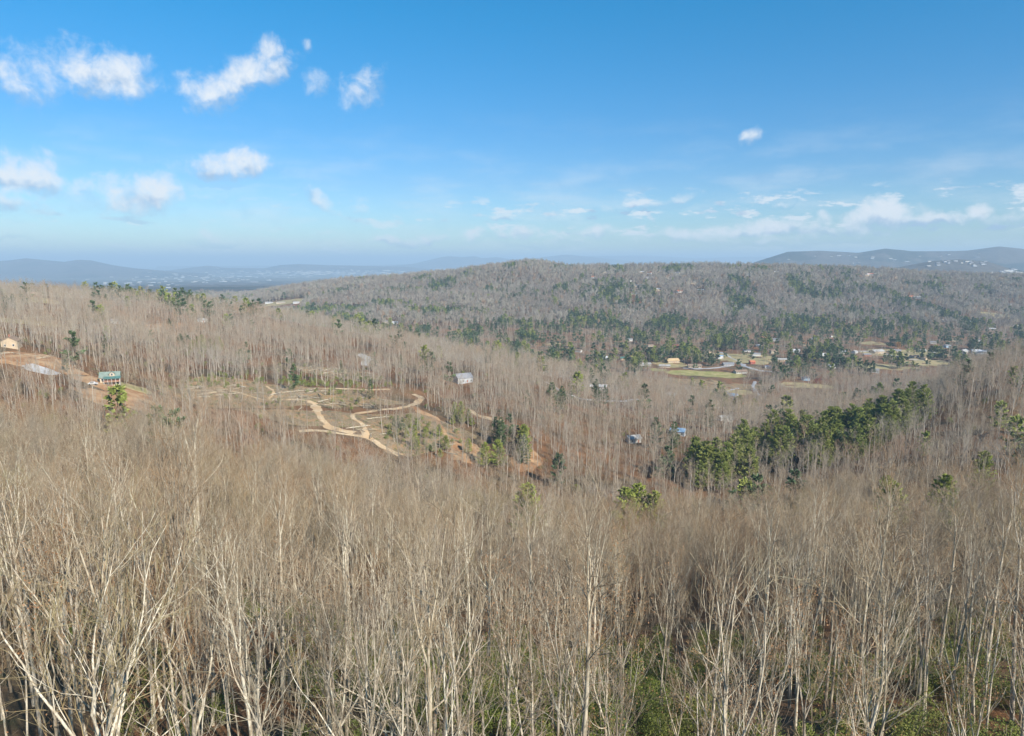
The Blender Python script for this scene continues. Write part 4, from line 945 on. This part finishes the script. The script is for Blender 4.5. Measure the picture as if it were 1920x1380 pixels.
# everything else: bare woods, from the near slope out to the far ridge
def ring(y0, y1, sp, seed, thin, qm=.86):
    x, y, R = grid(y0, y1, sp, seed, qm)
    keep = ell_clear(x, y, R) & seg_clear(x, y) & (R.uniform(0, 1, len(x)) < thin(x, y)); return x[keep], y[keep], R
def thin_mid(x, y):
    d = .86+.5*(fbm(x/45, y/45, 71, 3)-.5)
    # the logged slope round the tracks is open
    for (u, v, rx, ry, kf) in LOGGED:
        cx, cy, _ = at(u, v); d = np.where(((x-cx)/rx)**2+((y-cy)/ry)**2 < .7+.8*fbm(x/15, y/15, 77, 2), kf, d)
    return d
LOGGED = [(430,775,50,22,.2),(330,735,40,24,.35),(600,800,40,22,.2),(470,748,62,44,.2),(760,805,34,32,.2),(650,745,44,46,.24),(690,845,30,24,.3),(560,690,40,40,.35),(880,850,22,30,.35),(985,870,18,26,.35)]
mx, my, R2 = ring(258, 860, 5.1, 101, thin_mid)
vx, vy, R8 = ring(855, 1420, 7.4, 112, lambda x, y: .62+.7*(fbm(x/60, y/60, 73, 3)-.5), .84)
fx, fy, R3 = ring(1415, 2750, 8.6, 102, lambda x, y: 1.0+0*x, .84)
mx, my = np.r_[mx, vx], np.r_[my, vy]
FX = np.r_[X[k], mx, fx]; FY = np.r_[Y[k], my, fy]; FZ = H(FX, FY)
n1, n2_, n3_ = k.sum(), len(mx), len(fx)
ID = np.r_[KD[k], 12+R2.choice(6, n2_, p=[.24, .2, .16, .2, .15, .05]), 18+R3.integers(0, 4, n3_)]
SC = np.r_[S[k], R2.uniform(.55, 1.0, n2_)*np.where(my > 640, .82, 1), R3.uniform(.75, 1.15, n3_)*np.where(fy < 1200, .85, 1)]
SS = np.stack([SC*np.r_[np.ones(n1+n2_), np.full(n3_, 1.2)], SC], 1)
RR = np.random.default_rng(9)
# evergreens mixed into the valley and the far slope, in clumps and bands
ev = fbm(fx/70, fy/120, 81, 4); band = np.exp(-((fy-1350)/330)**2)*.10
gfar = (ev+band+RR.normal(0, .05, n3_) > .64) | (RR.uniform(0, 1, n3_) < .03)
sel = np.r_[np.zeros(n1+n2_, bool), gfar]
evm = np.r_[np.zeros(n1, bool), (fbm(mx/22, my/22, 85, 3)+RR.normal(0, .05, n2_) > np.where(my > 860, .625, .80)), np.zeros(n3_, bool)]
sel |= evm
instancer('bare_woods', [p['j'] for p in PROTO]+MID+FARM, FX[~sel], FY[~sel], FZ[~sel], SS[~sel], RR.uniform(0, 6.28, (~sel).sum()), ID[~sel], 'leafless brown and grey woods covering the slopes out to the far ridge', 'woods', RX=RR.normal(0, .035, (~sel).sum()))
ns = sel.sum()
ex = np.r_[FX[sel], gx[300:]]; ey = np.r_[FY[sel], gy[300:]]
instancer('evergreen_woods', PF, ex, ey, H(ex, ey), np.stack([RR.uniform(.6, 1.15, len(ex))]*2, 1), RR.uniform(0, 6.28, len(ex)), RR.choice(3, len(ex), p=[.6, .2, .2]), 'dark evergreen clumps mixed through the valley and far slope', 'woods')
# understory
bx, by, R4 = ring(20, 420, 3.0, 103, lambda x, y: np.where(y < 110, .12, .3), .86)
instancer('forest_saplings', BRUSH, bx, by, H(bx, by), np.stack([R4.uniform(.5, 1.3, len(bx))]*2, 1), R4.uniform(0, 6.28, len(bx)), R4.integers(0, 3, len(bx)), 'thin bare saplings and brush under the forest', 'undergrowth')
lx, ly, R5 = ring(24, 135, 2.1, 104, lambda x, y: np.clip((fbm(x/9, y/9, 91, 3)-.38)*6, 0, .9)*np.clip((x/y+.45)*5, .12, 1)*np.clip((112-y)/30, 0, 1), .8)
instancer('laurel_thicket', LB, lx, ly, H(lx, ly), np.stack([R5.uniform(.6, 1.15, len(lx))]*2, 1), R5.uniform(0, 6.28, len(lx)), R5.integers(0, 3, len(lx)), 'glossy green laurel thicket under the nearest bare trees', 'undergrowth')
c1 = at(790, 815); c2 = at(400, 665); c3 = at(640, 720); c4 = at(520, 730)
lx, ly, R6 = ring(258, 560, 4.2, 105, lambda x, y: .03+.6*(((x-c1[0])/24)**2+((y-c1[1])/26)**2 < 1)+.35*(((x-c2[0])/30)**2+((y-c2[1])/34)**2 < 1)+.40*(((x-c4[0])/60)**2+((y-c4[1])/40)**2 < 1)+.35*(((x-c3[0])/36)**2+((y-c3[1])/40)**2 < 1), .8)
instancer('laurel_scrub', LBM, lx, ly, H(lx, ly), np.stack([R6.uniform(.45, 1.0, len(lx))]*2, 1), R6.uniform(0, 6.28, len(lx)), R6.integers(0, 2, len(lx)), 'low green scrub on the logged slope beside the dirt tracks', 'undergrowth')
def autumn():
    for i, (x0, y0, s_, lb) in enumerate([(1684, 655, 1.0, 'orange leaved tree standing over the valley lane'), (1533, 722, .75, 'red brown leaved tree right of the blue house'), (1548, 722, .6, 'smaller russet leaved tree beside the red brown one'), (1000, 648, .7, 'dark red leaved tree below the round valley evergreens'), (798, 605, .7, 'orange leaved tree just beyond the middle ridge')]):
        x, y, z = at(x0, y0, 600); bm_ = bush(200+i, 5.0, 9.0, 1500, .75, RUSTO if i in (0, 4) else REDL, 'crown'); t = MB().tube([(0, 0, -1), (.1, 0, 3), (-.1, .2, 7)], [.35, .28, .15], 6).mesh('trunk', BARK)
        r = link('autumn_tree', None, None, (x, y, z)); r.scale = (s_,)*3; tag(r, lb, 'tree'); link('trunk', t, r); link('crown', bm_, r, (0, 0, 2.5))
RUSTO = leafmat('orange_leaves', [(.30, .15, .05), (.42, .23, .08), (.50, .30, .12), (.4, .2, .07)]); REDL = leafmat('red_leaves', [(.20, .06, .04), (.28, .09, .05), (.34, .13, .07), (.25, .08, .05)])
autumn()
# felled trunks and slash
def logs():
    R = np.random.default_rng(33); me = MB().tube([(-6, 0, .3), (-2, .2, .35), (2, -.1, .3), (6, .15, .3)], [.24, .2, .16, .1], 6).tube([(2, 0, .3), (4.5, 1.4, .9)], [.1, .04], 4).tube([(0, 0, .3), (2, -1.3, .8)], [.09, .04], 4).mesh('log', BARK)
    i = 0
    for (u, v, rx, ry, n) in [(500, 742, 46, 26, 40), (640, 750, 28, 14, 22), (640, 700, 30, 14, 18), (30, 665, 14, 10, 8), (760, 815, 26, 20, 14)]:
        cx, cy, _ = at(u, v)
        for k in range(n):
            x, y = cx+R.uniform(-rx, rx), cy+R.uniform(-ry, ry); zn = {500: 'above the left dirt track', 640: 'beside the middle dirt track', 30: 'on the red clay bank', 760: 'below the curving dirt track'}[u]
            o = link('felled_log', me, None, (x, y, h1(x, y)+.15), R.uniform(0, 3.14)); s = R.uniform(.6, 1.3); o.scale = (s, s, s)
            tag(o, 'grey felled trunk lying '+zn, 'log', 'felled trunks '+zn)
logs()

# ------------------------------------------------------------------ the air: a closed box of thin haze
def haze():
    m = bpy.data.materials.new('haze'); m.use_nodes = True; t = m.node_tree; t.nodes.clear(); N = NT(t)
    v = N.node('ShaderNodeVolumePrincipled'); v.inputs['Color'].default_value = (.56, .77, .96, 1); v.inputs['Density'].default_value = 1.12e-4
    v.inputs['Density Attribute'].default_value = ''; v.inputs['Anisotropy'].default_value = 0
    o = N.node('ShaderNodeOutputMaterial'); t.links.new(v.outputs[0], o.inputs['Volume'])
    b = MB().box(0, 0, (CAMZ+290)/2-5, 112000, 112000, CAMZ+290+10)
    tag(link('haze', b.mesh('haze', m)), kind='stuff')
haze()
print('TREES', n1, n2_, n3_, 'evergreen', ns, 'near things', n, 'green things', min(300, len(GP)), len(GP))
# ------------------------------------------------------------------ labels: where a kind repeats in one place, say which one it is from the left
def ordinals():
    one = 'first second third fourth fifth sixth seventh eighth ninth tenth eleventh twelfth thirteenth fourteenth fifteenth sixteenth seventeenth eighteenth nineteenth twentieth'.split()
    def word(n):
        if n <= 20: return one[n-1]
        t = ('twent', 'thirt', 'fort', 'fift', 'sixt', 'sevent', 'eight', 'ninet')[n//10-2]
        return t+'ieth' if n % 10 == 0 else t+'y-'+one[n % 10-1]
    by = {}
    for o in C.objects:
        if o.parent is None and 'category' in o.keys() and 'label' in o.keys(): by.setdefault(o['label'], []).append(o)
    for lb, os_ in by.items():
        if len(os_) < 2 or len(os_) > 99: continue
        os_.sort(key=lambda o: o.location.x/max(o.location.y, 1))
        for i, o in enumerate(os_):
            n = i+1; w = 'leftmost' if i == 0 else ('rightmost' if i == len(os_)-1 else word(n)+' from left')
            o['label'] = w+' '+lb
        if len(os_) > 30: print('MANY', len(os_), lb)
ordinals()
